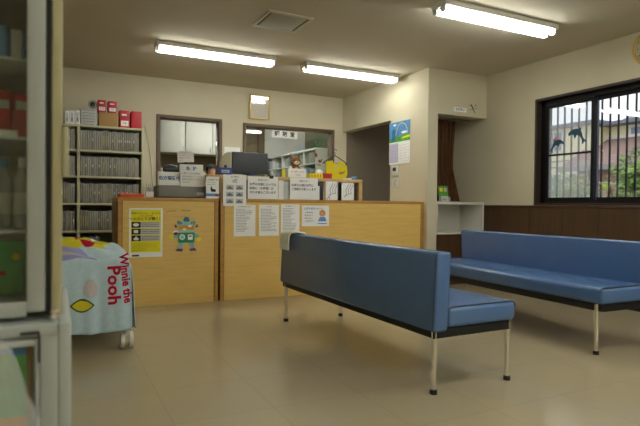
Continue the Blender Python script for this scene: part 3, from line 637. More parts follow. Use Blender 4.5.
for i in range(4): W.text(['ただ今込み合って', 'おります。少々', 'お待ち下さい', 'ませ'][i], .017, (.014, .09-i*.024), INKR, T)
W.build('card_sheet', t)
t = thing('tape_dispenser', 'black rounded desk device left of the small blue lettered plate', 'desk device', (.985, 5.135, zz))
W = B(); W.box((-.072, -.018, 0), (.072, .022, .05), DARKG, .014, seg=3); W.ell((0, .002, .048), (.064, .02, .022), DARKG); W.build('body', t); W = B(); W.lathe([(.012, 0), (.012, .034)], (-.09, .0, 0), WHITEM, 12); W.build('white_cap', t)
def p_cat(W, T, w, h):
    W.rect(0, .018, w, .045, SKYB, T); W.text('5', .05, (w-.03, .033), RRED, T, align='CENTER', w0=.0012) if False else W.rect(w-.04, .02, w-.015, .043, INKR, T, .0008, .0014)
    W.poly([(.05, .062), (.095, .062), (.09, .085), (.06, .09), (.05, .12), (.042, .09)], .0008, INK, T); W.text('ご相談下さい', .02, (.01, h-.03), INK, T); lines(W, T, .012, w-.012, h-.075, h-.055, 2, INKG, .003)
sheet('notice_sheet', 'cream flyer with a small black animal drawing, leaning by the rack end', 'flyer', 1.285, CT+.002, 1.412, 1.190, 4.996, p_cat)
# ------------------------------------------------------------------ person in the back room
def person():
    t = thing('person', 'person with short black hair standing in the back room behind the doorway', 'person', (2.265, 8.5, 0))
    bm = bmesh.new(); V = {}; R = {}
    def j(n, p, r, par=None): V[n] = bm.verts.new(p); R[n] = r; (bm.edges.new((V[par], V[n])) if par else None)
    j('pelvis', (0, 0, .86), .14); j('waist', (0, 0, .98), .115, 'pelvis'); j('chest', (0, 0, 1.15), .13, 'waist'); j('neckb', (0, 0, 1.30), .06, 'chest'); j('neck', (0, -.01, 1.36), .05, 'neckb')
    j('jaw', (0, -.025, 1.42), .065, 'neck'); j('skull', (0, -.012, 1.485), .078, 'jaw'); j('crown', (0, -.005, 1.525), .055, 'skull')
    for s, n in ((-1, 'l'), (1, 'r')):
        j('sh'+n, (s*.15, 0, 1.24), .055, 'chest'); j('el'+n, (s*.19, -.03, .99), .038, 'sh'+n); j('wr'+n, (s*.13, -.20, .90), .026, 'el'+n); j('pa'+n, (s*.11, -.26, .89), .028, 'wr'+n)
        for q, (dx, l) in enumerate(((-.028, .055), (-.010, .07), (.009, .068), (.027, .05))): j('f%d%s' % (q, n), (s*.11+dx, -.26-l*.6, .885), .009, 'pa'+n); j('g%d%s' % (q, n), (s*.11+dx, -.26-l, .870), .008, 'f%d%s' % (q, n))
        j('t'+n, (s*.07, -.27, .885), .010, 'pa'+n)
        j('hip'+n, (s*.09, 0, .80), .095, 'pelvis'); j('kn'+n, (s*.10, -.01, .45), .06, 'hip'+n); j('an'+n, (s*.10, .01, .09), .038, 'kn'+n); j('to'+n, (s*.11, -.14, .035), .035, 'an'+n)
    bm.verts.index_update(); me = bpy.data.meshes.new('body'); names = list(V)
    bm.verts.ensure_lookup_table(); bm.to_mesh(me); bm.free(); o = bpy.data.objects.new('body', me); COL.objects.link(o)
    sm = o.modifiers.new('skin', 'SKIN'); o.modifiers.new('sub', 'SUBSURF').levels = 2
    lay = me.skin_vertices[0] if len(me.skin_vertices) else None
    if lay is None:
        import bmesh as bb
        b_ = bb.new(); b_.from_mesh(me); b_.verts.layers.skin.verify(); b_.to_mesh(me); b_.free(); lay = me.skin_vertices[0]
    for i, n in enumerate(names): lay.data[i].radius = (R[n], R[n]*(.75 if n in ('pelvis', 'waist', 'chest') else 1.)); lay.data[i].use_root = (i == 0)
    dg = bpy.context.evaluated_depsgraph_get(); dg.update(); m2 = bpy.data.meshes.new_from_object(o.evaluated_get(dg)); bpy.data.objects.remove(o)
    # the face is sculpted into the same mesh: nose, eye sockets, chin
    for v in m2.vertices:
        c = v.co
        if c.z > 1.38 and c.y < -.05:
            for (p, r, a) in (((0, -.10, 1.465), .020, .016), ((-.028, -.09, 1.483), .016, -.008), ((.028, -.09, 1.483), .016, -.008), ((0, -.09, 1.405), .025, .008), ((0, -.095, 1.435), .014, .006)):
                d = (Vector(p)-c).length; c.y -= a*math.exp(-(d/r)**2)
    m2.materials.clear(); m2.materials.append(SKIN); m2.materials.append(PINKU); m2.materials.append(BLACK)
    for p in m2.polygons:
        p.use_smooth = True; zc = p.center.z; p.material_index = 1 if (.12 < zc < 1.31 and not (p.center.y < -.19 and .84 < zc < .95)) else (2 if zc <= .12 else 0)
    o = bpy.data.objects.new('body', m2); COL.objects.link(o); o.parent = t
    W = B(); bm = bmesh.new(); bmesh.ops.create_icosphere(bm, subdivisions=4, radius=1)
    dl = [f for f in bm.faces if (f.calc_center_median().y < -.25 and f.calc_center_median().z < .10 and abs(f.calc_center_median().x) < .75) or f.calc_center_median().z < -.75]; bmesh.ops.delete(bm, geom=dl, context='FACES')
    for v in bm.verts: k = 1+.03*math.sin(9*v.co.x+5*v.co.z); v.co = Vector((v.co.x*.090*k, .0+v.co.y*.098*k, 1.492+v.co.z*.088*k))
    W.bm(bm, HAIR, True); W.build('hair', t)
    W = B()
    for s in (-1, 1): W.ell((s*.028, -.088, 1.482), (.009, .006, .005), BLACK, u=10, v=8); W.box((s*.028-.013, -.096, 1.497), (s*.028+.013, -.088, 1.501), HAIR)
    W.build('eye_detail', t); W = B(); W.ell((0, -.093, 1.432), (.018, .006, .005), INKR, u=10, v=8); W.build('lips', t)
    W = B()
    for s in (-1, 1): W.ell((s*.080, -.008, 1.47), (.010, .016, .026), SKIN, u=10, v=8)
    W.build('ears', t)
person()
# ------------------------------------------------------------------ back room furniture
for i in range(4):
    x = 1.05+.47*i; t = thing('wall_cupboard', 'white wall cupboard in the back room, %s' % ['leftmost behind the doorway', 'second from the left behind the doorway', 'third from the left', 'rightmost, partly behind the door frame'][i], 'cupboard', (x, 9.15, 1.79), 0, 'back room cupboards')
    B().box((0, 0, 0), (.465, .345, .70), WCUP, .002).build('body', t); dr = B().box((.004, -.018, .004), (.461, -.001, .696), WCUP, .003).build('door', t); B().box((.42, -.03, .03), (.43, -.018, .12), CHROME, .002).build('handle', dr)
t = thing('dispensary_shelf', 'long white open shelf unit of medicines behind the reception window', 'shelf unit', (3.52, 7.2, 0))
LQ = 2.24
B().box((0, 0, 1.77), (.40, LQ, 1.80), WCUP, .002).build('top_board', t); B().box((.385, 0, 0), (.40, LQ, 1.77), WCUP).build('back_panel', t)
for k in range(6): B().box((0, k*(LQ-.02)/5, 0), (.385, k*(LQ-.02)/5+.02, 1.77), WCUP).build('upright', t)
for zq in (.9, 1.12, 1.34, 1.56): B().box((.002, .02, zq), (.385, LQ-.02, zq+.016), WCUP).build('shelf', t)
rk = random.Random(3)
cols = [GREYM, DARKG, PAPERG, RBLU, GREYM, GREYM, FILED, DARKG]
nm = {GREYM: 'mid grey', DARKG: 'charcoal', PAPERG: 'pale grey', RBLU: 'blue', PAPER: 'white', FILED: 'dark grey'}
sh = ['bottom', 'second', 'third', 'top']
for si, zq in enumerate((.916, 1.136, 1.356, 1.576)):
    if si == 0: continue
    for k in range(5):
        for q in range(3):
            m = rk.choice(cols); y = 7.2+k*(LQ-.02)/5+.035+q*.115; hh = rk.uniform(.10, .17)
            W = B(); W.box((3.53+rk.uniform(.005, .03), y, zq+.0005), (3.73, y+.10, zq+hh), m, .002)
            tag(W.build('medicine_box'), '%s medicine box, %s shelf, %s bay of the white unit' % (nm[m], sh[si], ['first', 'second', 'third', 'fourth', 'fifth'][k]), 'box', 'medicine boxes %s shelf bay %d' % (sh[si], k+1))
# sign hung in the reception window, ring and heart stickers
W = B(); T = FR(2.665, YB-.002, 1.862); T = FR(2.70, YB-.021, 1.875) @ Matrix.Rotation(math.radians(-1), 4, 'Z')
W.rect(0, 0, .385, .095, PAPER, T, -.004, 0); W.text('調', .075, (.075, .048), INK, T, align='CENTER', bold=.002); W.text('剤', .075, (.1925, .048), INK, T, align='CENTER', bold=.002); W.text('室', .075, (.31, .048), INK, T, align='CENTER', bold=.002)
tag(W.build('room_sign'), 'white plate with three black characters at the top of the reception window', 'sign')
def ring(x, z, R_, r_, m, name, label, cat):
    W = B(); n = 24; W.tube([(x+R_*math.cos(2*PI*i/n), YB+.012, z+R_*math.sin(2*PI*i/n)*.8) for i in range(n+1)], r_, m); return tag(W.build(name), label, cat)
ring(3.44, 1.845, .062, .008, RGRN, 'wreath_sticker', 'green ring shaped wreath on the right of the reception window glass', 'decoration')
W = B(); T = FR(3.44, YB+.0195, 1.60)
W.poly([(-.03, .02), (-.06, .06), (-.05, .09), (-.025, .085), (-.015, .06), (-.02, .03)], .002, RRED, T); W.poly([(0, -.02), (.03, -.06), (.06, -.03), (.07, .01), (.06, .01), (.04, -.02), (.02, -.0)], .002, RRED, T); W.poly([(-.03, -.06), (.0, -.09), (.05, -.09), (.05, -.08), (.0, -.075)], .002, DARKG, T)
tag(W.build('paper_decoration'), 'red cutout decoration on the reception window below the green ring', 'decoration')
# ------------------------------------------------------------------ things on the walls
t = thing('framed_picture', 'small gold framed picture hung above the reception window', 'picture', (2.513, YB-.012, 2.265)); t.rotation_euler = (math.radians(4.8), 0, 0)
w_, h_ = .145, .165
W = B(); W.box((-w_, -.012, -h_), (-w_+.018, .008, h_), GOLD, .002); W.box((w_-.018, -.012, -h_), (w_, .008, h_), GOLD, .002); W.box((-w_+.018, -.012, h_-.018), (w_-.018, .008, h_), GOLD, .002); W.box((-w_+.018, -.012, -h_), (w_-.018, .008, -h_+.018), GOLD, .002); W.build('frame', t)
t.location.y = YB-.035
B().box((-w_+.018, -.002, -h_+.018), (w_-.018, .004, h_-.018), MIRR).build('glazed_print', t)
W = B(); W.box((2.03, YB-.003, 1.585), (2.245, YB-.0005, 1.70), PAPER); tag(W.build('wall_paper_sheet'), 'blank white sheet stuck on the wall between doorway and reception window', 'paper')
W = B()
pts = []
for i in range(13):
    f = i/12; pts.append((1.0+.10*f+.02*math.sin(f*3), YB-.006, 1.90-.75*f**1.2))
W.tube(pts, .004, CREAMM, n=6); tag(W.build('wall_cable'), 'thin pale cable running down the wall beside the file shelf', 'cable')
# calendar on the side wall
t = thing('wall_calendar', 'calendar with a rainbow landscape picture beside the dark doorway', 'calendar', (XA-.006, 5.69, 1.452))
w_, h_ = .44, .525; T = FL(0, 0, 0)
W = B(); W.rect(0, 0, w_, .275, PAPER, T, -.002, 0); 
for i in range(7):
    W.rect(.02, .03+i*.033, w_-.02, .0315+i*.033, INKG, T, 0, .0006)
for i in range(8): W.rect(.02+i*.057, .03, .0212+i*.057, .235, INKG, T, 0, .0006)
W.rect(.005, .02, w_*.45, .26, LILACP, T, 0, .0003); W.build('date_grid', t)
W = B(); W.rect(0, .275, w_, h_, SKYB, T, -.002, 0); W.poly([(0, .32), (.10, .34), (.22, .335), (.33, .36), (w_, .365), (w_, .30), (0, .30)], .0008, GREEN, T); W.rect(0, .275, w_, .302, DGREEN, T, 0, .001); W.poly([(.25, .31), (w_, .315), (w_, .345), (.30, .33)], .0014, YEL, T)
for k, (m, R_) in enumerate(((PINKT, .125), (YELT, .119))):
    for i in range(14):
        a0, a1 = PI*i/14, PI*(i+1)/14; W.poly([(.27+R_*math.cos(a0), .36+R_*math.sin(a0)*1.2), (.27+(R_-.004)*math.cos(a0), .36+(R_-.004)*math.sin(a0)*1.2), (.27+(R_-.004)*math.cos(a1), .36+(R_-.004)*math.sin(a1)*1.2), (.27+R_*math.cos(a1), .36+R_*math.sin(a1)*1.2)][::-1], .0006, m, T)
W.poly([(.05, .285), (.13, .285), (.125, .37), (.145, .42), (.10, .445), (.06, .42), (.07, .36)], .0016, RBLU, T); W.disc((.12, .49), .035, PAPER, T, 0, .0008, ry=.012); W.disc((.32, .385), .06, PAPER, T, 0, .0007, ry=.014); W.build('picture_sheet', t)
t = thing('intercom', 'white intercom with a small dark screen on the wall under the calendar', 'intercom', (XA-.001, 5.61, 1.31))
T = FL(0, 0, 0); W = B(); W.box((-.022, -.13, 0), (0, 0, .125), WHITEM, .004); W.build('case', t); W = B(); W.rect(.03, .055, .10, .10, DARKG, T, .022, .0235); W.build('screen', t)
t = thing('light_switch', 'white double light switch plate on the wall below the intercom', 'light switch', (XA-.001, 5.60, 1.165))
W = B(); W.box((-.008, -.12, 0), (0, 0, .12), WHITEM, .003); W.build('plate', t)
for q in (0, 1): B().box((-.012, -.055-q*.045, .02), (-.008, -.02-q*.045, .10), PAPERG, .002).build('rocker', t)
t = thing('light_switch', 'dim switch plate on the corridor wall inside the dark doorway', 'light switch', (5.379, 6.6, 1.16)); B().box((-.01, -.07, 0), (0, 0, .12), WHITEM, .003).build('plate', t); B().box((-.014, -.045, .04), (-.01, -.025, .08), PAPERG, .002).build('rocker', t)
# alcove sign and insect ornament
W = B(); T = FR(4.20, YC-.003, 2.052); W.rect(0, 0, .195, .052, PAPER, T, -.002, 0); W.text('お手洗い', .036, (.0975, .026), INK, T, align='CENTER', bold=.0005); tag(W.build('room_sign'), 'small white plate with black characters above the alcove opening', 'sign')
t = thing('dragonfly_ornament', 'tiny dark winged ornament on the wall above the alcove', 'ornament', (4.50, YC-.006, 2.10))
W = B(); W.cyl((-.03, 0, .045), (.025, 0, -.045), .006, DARKG, .003, n=8); W.ell((-.032, 0, .048), (.008, .006, .008), DARKG); W.build('body', t); W = B()
for (a, b) in (((-.012, .02), (.05, .06)), ((-.012, .02), (-.06, .05)), ((0, .005), (.05, .02)), ((0, .005), (-.05, -.01))):
    d = Vector((b[0]-a[0], b[1]-a[1])).normalized()*.007; W.poly([(a[0], a[1]), (b[0]+d.y, b[1]-d.x), (b[0]*1.08, b[1]*1.08), (b[0]-d.y, b[1]+d.x)], .001, GREYM, FR(0, 0, 0))
W.build('wings', t)
# wall clock at the right edge
t = thing('wall_clock', 'round gold rimmed wall clock cut off by the right edge', 'clock', (XR-.001, 2.905, 2.355))
T = FL(0, 0, 0); W = B(); R_ = .15; n = 40
W.tube([(-.02, R_*math.cos(2*PI*i/n), R_*math.sin(2*PI*i/n)) for i in range(n+1)], .014, GOLD, n=10); W.build('rim', t)
W = B(); W.disc((0, 0), R_, CREAMM, T, 0, .018, 40)
for i in range(12): a = PI/6*i; W.text(str(12 if i == 0 else i), .026, (.118*math.sin(a), .118*math.cos(a)), INK, T, w0=.0185, align='CENTER')
W.build('dial', t); W = B(); W.rect(-.004, -.01, .004, .06, INK, T @ Matrix.Rotation(-1.9, 4, 'Z'), .019, .021); W.rect(-.003, -.015, .003, .10, INK, T @ Matrix.Rotation(.6, 4, 'Z'), .021, .023); W.build('hands', t)
# ------------------------------------------------------------------ alcove shelf, curtain, brochures
t = thing('alcove_shelf', 'white open box shelf built across the alcove on the right', 'shelf', (3.975, YC+.002, .60))
X1 = .73; B().box((0, 0, .352), (X1-.006, .55, .382), WHITEM, .003).build('top_board', t); B().box((0, 0, 0), (X1-.006, .55, .02), WHITEM, .002).build('bottom_board', t)
B().box((0, 0, .02), (.02, .55, .352), WHITEM, .002).build('side_panel', t); B().box((X1-.036, 0, .02), (X1-.006, .55, .352), WHITEM, .002).build('side_panel', t); B().box((.02, .40, .02), (X1-.036, .415, .352), WHITEM).build('back_panel', t)
W = B(); vs = []; fs = []; NX, NZ = 48, 12
for k in range(NZ+1):
    z_ = 1.995-1.0*k/NZ; f = k/NZ; wd = .50*(1-.06*math.sin(PI*f))+.09*max(0, f-.6)/.4
    for i in range(NX+1):
        u = i/NX; x = 3.985+wd*u; vs.append((x, 5.20+.022*math.sin(u*2*PI*8+.4*f)+.01*math.sin(u*9), z_))
for k in range(NZ):
    for i in range(NX): a = k*(NX+1)+i; fs.append((a, a+1, a+NX+2, a+NX+1))
W.add(vs, fs, CURT, True); W.add([(v[0], v[1]+.003, v[2]) for v in vs], [f[::-1] for f in fs], CURT, True)
t = thing('curtain', 'dark brown striped curtain hanging at the left of the alcove', 'curtain', (0, 0, 0)); W.build('fabric', t); B().cyl((3.972, 5.20, 2.0), (4.708, 5.20, 2.0), .008, GREYM).build('curtain_rod', t)
t = thing('brochure_stand', 'clear stand of green brochures on the white alcove shelf', 'brochure stand', (4.17, 5.03, .9825))
W = B(); W.box((-.085, -.02, 0), (.085, .06, .004), CLEARP); W.box((-.085, -.02, .004), (.085, -.017, .06), CLEARP); W.build('holder', t)
for k, (a, m) in enumerate(((-.07, GREEN), (-.0, GREEN))):
    W = B(); T = tilt(a, -.006+.012*k, .006, 10); W.rect(0, 0, .085, .19, m, T, -.002, 0); W.rect(.012, .02, .072, .055, PAPER, T); W.rect(.02, .12, .066, .165, PAPERG if k else YEL, T); W.build('brochure', t)
W = B(); T = tilt(4.105, 4.985, .985, 12); W.rect(0, 0, .105, .07, PAPERG, T, -.003, 0); W.rect(.015, .02, .07, .03, INKG, T); tag(W.build('paper_card'), 'small pale card leaning in front of the green brochures', 'card')
# ------------------------------------------------------------------ file shelving at the back left
SY = 6.50; FX0, FX1 = -.80, .90
t = thing('file_shelf', 'tall cream steel shelf unit packed with patient files', 'shelf unit', (.035, SY, 0))
zs = [.02, .31, .605, .915, 1.22, 1.515, 1.79]
for k, zq in enumerate(zs): B().box((FX0, .0, zq-.012), (FX1, .40, zq+.012), CREAMM, .002).build('shelf_board', t)
for x in (FX0, -.31, .185, FX1-.03): B().box((x, -.004, 0), (x+.03, .404, 1.805), CREAMM, .002).build('upright', t)
B().box((FX0+.03, .405, 0), (FX1-.03, .41, 1.80), GREYM).build('back_panel', t)
def mkfile(i):
    m = FILEG if i % 2 else FILED; h = .215+.006*(i % 3); W = B(); W.box((0, 0, 0), (.0205, .27, h), m, .0015)
    if i == 2: W.box((.004, -.0025, .05), (.012, 0, .165), FILET)
    if i == 0: W.box((.003, -.0015, .10), (.016, 0, .13), PAPERG)
    o = W.build('patient_file'); return o
protos = [mkfile(i) for i in range(4)]; used = [False]*4; rf = random.Random(11)
rows = {1.515: 'top', 1.22: 'second', .915: 'third', .605: 'fourth', .31: 'fifth'}
for zq, rn in rows.items():
    for bay, (xa, xb) in enumerate(((.015, .215), (.255, .897))):
        x = xa
        while x < xb-.02:
            if not ((zq < .7 and x > .66) or (zq < .5 and x > .45)):
                i = rf.choice((0, 1, 2, 3, 3, 2)); o = protos[i] if not used[i] else protos[i].copy()
                if used[i]: COL.objects.link(o)
                used[i] = True; o.location = (x, SY+.012+rf.uniform(0, .012), zq+.0125)
                kind = ['dark grey patient file with a pale spine label', 'mid grey patient file', 'dark grey patient file with a tan tab', 'plain mid grey thin patient file'][i]
                side = 'narrow left bay' if bay == 0 else 'wide right bay'
                tag(o, '%s, %s row, %s of shelf' % (kind, rn, side), 'file', 'patient files: %s, %s row, %s' % (kind, rn, side))
            x += .0232
zt = 1.8025
def carton(name, label, cat, x0, x1, h, m, z0=zt, y=6.56, d=.16, deco=None):
    x0 = x0*1.012+.014; x1 = x1*1.012+.014
    W = B(); W.box((x0, y, z0), (x1, y+d, z0+h), m, .002)
    if deco: deco(W, FR(x0, y, z0), x1-x0, h)
    return tag(W.build(name), label, cat)
def dred(W, T, w, h): W.rect(w*.12, h*.12, w*.88, h*.42, PAPER, T); W.rect(w*.2, h*.7, w*.7, h*.8, PAPER, T); W.text('5本', .03, (w/2, h*.27), RED, T, align='CENTER', w0=.0012)
carton('red_box', 'red printed box with white panel, left one on the cardboard box', 'box', .418, .502, .135, RED, zt+.166, 6.55, .14, dred)
carton('red_box', 'red printed box with white panel, right one on the cardboard box', 'box', .525, .615, .13, RED, zt+.166, 6.55, .14, dred)
carton('cardboard_box', 'brown cardboard box between the white cartons and the red boxes', 'box', .428, .630, .165, CARD)
carton('red_box', 'red box with white lower panel standing right of the cardboard box', 'box', .650, .757, .205, RED, deco=dred)
carton('red_box', 'plain red box at the right end on top of the file shelf', 'box', .775, .890, .205, RED)
def dstk(W, T, w, h): lines(W, T, .02, w-.02, h/2, h/2, 1, INKG, .008, .3)
for k in range(6): carton('white_carton', 'flat white carton in the stack on the file shelf, %s' % ['lowest', 'second from the bottom', 'third from the bottom', 'fourth from the bottom', 'fifth from the bottom', 'topmost'][k], 'carton', .240+.003*(k % 2), .402+.003*(k % 3), .031, PAPERG, zt+k*.0315, 6.55, .2, dstk)
def dv(W, T, w, h): W.rect(w*.25, h*.15, w*.75, h*.85, PAPERG, T); W.rect(w*.35, h*.25, w*.65, h*.5, INKG, T, .0008, .0014)
for k, x in enumerate((.085, .128, .185)): carton('upright_carton', 'white upright carton on the file shelf, %s' % ['leftmost of three', 'middle one of three', 'rightmost of three beside the flat stack'][k], 'carton', x, x+[.04, .05, .05][k], .15+.006*k, PAPER, deco=dv)
t = thing('desk_fan', 'small grey round object lying on the stack of white cartons', 'fan', (.385, 6.62, zt+.1895)); W = B(); W.lathe([(.03, 0), (.03, .008), (.008, .015), (.008, .03)], (0, 0, 0), GREYM, 16); W.build('base', t)
W = B(); n = 20; W.tube([(.042*math.cos(2*PI*i/n), 0, .065+.042*math.sin(2*PI*i/n)) for i in range(n+1)], .006, GREYM); W.ell((0, 0, .065), (.030, .014, .030), DARKG); W.build('head', t)
# ------------------------------------------------------------------ cart under a towel
t = thing('toy_cart', 'wheeled box cart standing under the pale blue towel', 'cart', (.18, 3.86, 0))
W = B(); W.box((-.25, -.30, .125), (.235, .30, .55), CREAMM, .01); W.build('box_body', t)
for (x, y) in ((-.215, -.27), (.235, -.27), (-.215, .25), (.235, .25)):
    W = B(); W.box((x-.012, y-.02, .06), (x+.012, y+.02, .125), WHITEM, .003); c = W.build('caster_fork', t)
    W = B()
    for s in (-1, 1): W.cyl((x+s*.014, y, .052), (x+s*.038, y, .052), .052, WHITEM, n=24)
    W.cyl((x-.014, y, .052), (x+.014, y, .052), .040, CABC, n=20); W.build('caster_wheel', c)
def towel():
    X0, X1, Y0, Y1 = -.09, .432, 3.535, 4.185; zb = .125
    rnd = random.Random(5); W = B()
    def top(x, y):
        f = (y-Y0)/(Y1-Y0); b = .578+.10*min(1, f*2.2)*(.75+.25*math.sin((x+.1)*9)); g = b+.008*math.sin(x*31+y*17)+.006*math.sin(y*43); e = min((X1-x)/.07, 1); return g-.03*(1-e)**2*1.2
    NX, NYY, NZ = 96, 90, 26; off = .012
    def P(u, v):   # u: across x then down the right side ; v: up the front then back over the top
        return None
    # front + top sheet
    def folds(x): return .010*math.sin(x*38+1)+.006*math.sin(x*71)
    vs = []; idx = {}
    xs_ = [X0+(X1-X0)*i/NX for i in range(NX+1)]
    rowsv = []
    for k in range(NZ+1):
        f = k/NZ; row = []
        for x in xs_:
            ztop = top(x, Y0); z_ = zb+(ztop-zb)*f; y_ = Y0-.012-folds(x)*(1-f)**1.2-.006*(1-f)
            if f > .93: y_ += .012*((f-.93)/.07)**2
            row.append((x+.01*(1-f)*(x-.17)/.26, y_, z_+(.004*math.sin(x*20) if k == 0 else 0)))
        rowsv.append(row)
    for k in range(1, NYY+1):
        f = k/NYY; y_ = Y0+(Y1-Y0)*f; rowsv.append([(x, y_, top(x, y_)) for x in xs_])
    n = NX+1; vs = [p for r in rowsv for p in r]
    def pick(x, y, z, part):
        return TOWEL
    for k in range(len(rowsv)-1):
        for i in range(NX):
            p = rowsv[k][i]; q = rowsv[k+1][i+1]; cx, cy, cz = (p[0]+q[0])/2, (p[1]+q[1])/2, (p[2]+q[2])/2
            m = TOWEL
            if k >= NZ:
                if cx < .24 - .12*math.sin((cy-Y0)*5): m = LILAC
                if .02 < cx < .20 and abs((cy-3.62)-(cx-.1)*-.3) < .018: m = PINKT
                d = ((cx-.14+.04*math.sin(cy*30))/.20)**2+((cy-3.92+.05*math.sin(cx*28))/.20)**2
                if d < 1: m = YELT
                if ((cx-.19)/.07)**2+((cy-3.88+.05*math.sin(cx*40))/.09)**2 < 1: m = REDT
                if cx > .36: m = TOWEL
            a = k*n+i; W.add([vs[a], vs[a+1], vs[a+n+1], vs[a+n]], [(0, 1, 2, 3)], m, True)
    # right side drop, flaring outwards in folds
    M_ = NZ+NYY; side = [rowsv[k][NX] for k in range(NZ, M_+1)]
    prev = side
    for s in range(1, 23):
        f = s/22; cur = []
        for j, p in enumerate(side):
            zz = p[2]+(zb+.01-p[2])*f; g = j/len(side)
            cur.append((X1+.014*f**.5+.014*f*math.sin(j*.75+.5)*.7+.008*f, p[1]-(.012 if j == 0 else 0)*f, zz))
        for j in range(len(side)-1): W.add([prev[j], cur[j], cur[j+1], prev[j+1]], [(0, 1, 2, 3)], TOWEL, True)
        prev = cur
    # merge doubles so the sheet is continuous
    # lettering printed on the front right, reading downwards
    def front_y(x, z_):
        f = max(0, min(1, (z_-zb)/(top(x, Y0)-zb))); return Y0-.012-folds(x)*(1-f)**1.2-.006*(1-f)+(.012*((f-.93)/.07)**2 if f > .93 else 0)
    o0 = len(W.v); T = FR(0, 0, 0)
    W.text('Winnie the', .072, (.384, .610), REDT, T, rot=-PI/2+.10, w0=.0, align='LEFT', bold=.0022, sx=.95)
    W.text('Pooh', .104, (.326, .540), REDT, T, rot=-PI/2+.02, w0=.0, align='LEFT', bold=.003, sx=1.12)
    def lens(a, b, m, d):
        W.poly([(.150-a+2*a*i/12, .302-b*math.sin(PI*i/12)) for i in range(13)]+[(.150+a-2*a*i/12, .302+b*math.sin(PI*i/12)) for i in range(1, 12)], .0005, m, T @ Matrix.Translation((0, 0, d)))
    lens(.068, .040, GRNT, 0); lens(.058, .031, YELT, .0015)
    W.poly([(.160, .375), (.185, .35), (.215, .345), (.232, .37), (.235, .41), (.215, .45), (.19, .462), (.168, .44), (.158, .41)], .0005, PINKT, T)
    for q in range(o0, len(W.v)):
        v = W.v[q]; W.v[q] = (v[0], front_y(min(v[0], X1), v[2])+v[1]-.0035, v[2])
    o = W.build('bath_towel'); bm = bmesh.new(); bm.from_mesh(o.data); bmesh.ops.remove_doubles(bm, verts=bm.verts, dist=.0003); bm.to_mesh(o.data); bm.free()
    s_ = o.modifiers.new('thickness', 'SOLIDIFY'); s_.thickness = .004; s_.offset = 0
    tag(o, 'pale blue towel with red lettering and a lilac top draped over the cart', 'towel')
towel()
# ------------------------------------------------------------------ glass cabinet at the left edge
def cabinet():
    t = thing('glass_cabinet', 'tall pale cabinet with glass doors cut off by the left edge', 'cabinet', (0, 1.0, 0)); XQ = .011; XW = -.86; D = .40
    W = B(); W.box((XQ-.016, 0, .735), (XQ, D, 2.0), CABC, .002); W.box((XW, 0, .735), (XW+.016, D, 2.0), CABC, .002); W.box((XW, D-.008, .735), (XQ, D, 2.0), CABC); W.box((XW, 0, 1.98), (XQ, D, 2.0), CABC); W.build('upper_body', t)
    for zq in (.755, .878, 1.036, 1.168, 1.31, 1.46): B().box((XW+.017, .025, zq-.004), (XQ-.017, D-.009, zq), CABW, .001).build('shelf_board', t)
    W = B(); a, b = -.44, -.0145; y = -.004; f = .027
    W.box((a, y, .745), (a+f, y+.016, 1.98), CABW, .002); W.box((b-f, y, .745), (b, y+.016, 1.98), CABW, .002); W.box((a+f, y, .737), (b-f, y+.016, .762), CABW, .002); W.box((a+f, y, 1.955), (b-f, y+.016, 1.98), CABW, .002); d = W.build('glass_door', t)
    B().box((a+f, y+.006, .762), (b-f, y+.010, 1.955), CABG).build('door_glass', d)
    B().box((XQ-.0245, .003, .74), (XQ-.0165, .02, 1.98), BLACK).build('door_seal', t)
    B().box((XQ+.0003, -.004, .97), (XQ+.010, .016, 1.055), CREAMM, .002).build('hinge_plate', t)
    W = B(); W.box((-.006, -.014, .732), (.006, -.005, .748), CHROME, .002); W.build('latch', t)
    # lower unit
    W = B(); XB = .025; W.box((XB-.02, -.03, 0), (XB, D, .728), CABW, .003); W.box((XW, -.03, 0), (XW+.02, D, .728), CABW, .003); W.box((XW, D-.01, 0), (XB, D, .728), CABW); W.box((XW+.02, -.028, .708), (XB-.02, D-.01, .728), CABW, .002); W.box((XW+.02, -.028, 0), (XB-.02, D-.01, .05), CABW, .002); W.box((XB-.046, -.03, .05), (XB-.02, -.012, .708), CABW, .002); W.build('lower_body', t)
    W = B(); b = XB-.047; a = -.40; W.box((b-.006, -.034, .06), (b, -.018, .705), CABW, .002); W.box((a, -.034, .695), (b-.006, -.018, .705), CABW, .002); W.box((a, -.034, .06), (a+.012, -.018, .695), CABW, .002); W.box((a+.012, -.034, .06), (b-.006, -.018, .072), CABW, .002); d = W.build('lower_door', t)
    B().box((a+.012, -.028, .072), (b-.006, -.025, .695), CABG).build('door_glass', d)
    W = B(); W.box((-.049, -.0365, .714), (-.021, -.031, .718), DARKG); W.box((-.0235, -.0365, .668), (-.0205, -.031, .714), DARKG); W.build('corner_bracket', t)
cabinet()
def bottle(x, y, z, h, r, cap, label):
    t = thing('bottle', label, 'bottle', (x, y, z)); B().lathe([(r*.9, 0), (r, .004), (r, h*.7), (r*.45, h*.82), (r*.4, h*.86)], (0, 0, 0), CLEARP, 14).build('bottle_body', t)
    B().lathe([(r*.5, h*.86), (r*.5, h)], (0, 0, 0), cap, 12).build('cap', t); B().lathe([(r*1.02, h*.2), (r*1.02, h*.5)], (0, 0, 0), PAPERG, 14).build('paper_label', t)
for k, (x, cap, l) in enumerate(((-.115, PAPER, 'clear bottle with a white cap at the far left of the cabinet shelf'), (-.084, SKYB, 'clear bottle with a pale blue cap, middle one in the glass cabinet'), (-.054, PAPER, 'clear bottle with a white cap beside the cabinet door post'))): bottle(x, 1.13+.02*(k % 2), .8785, .13, .014, cap, l)
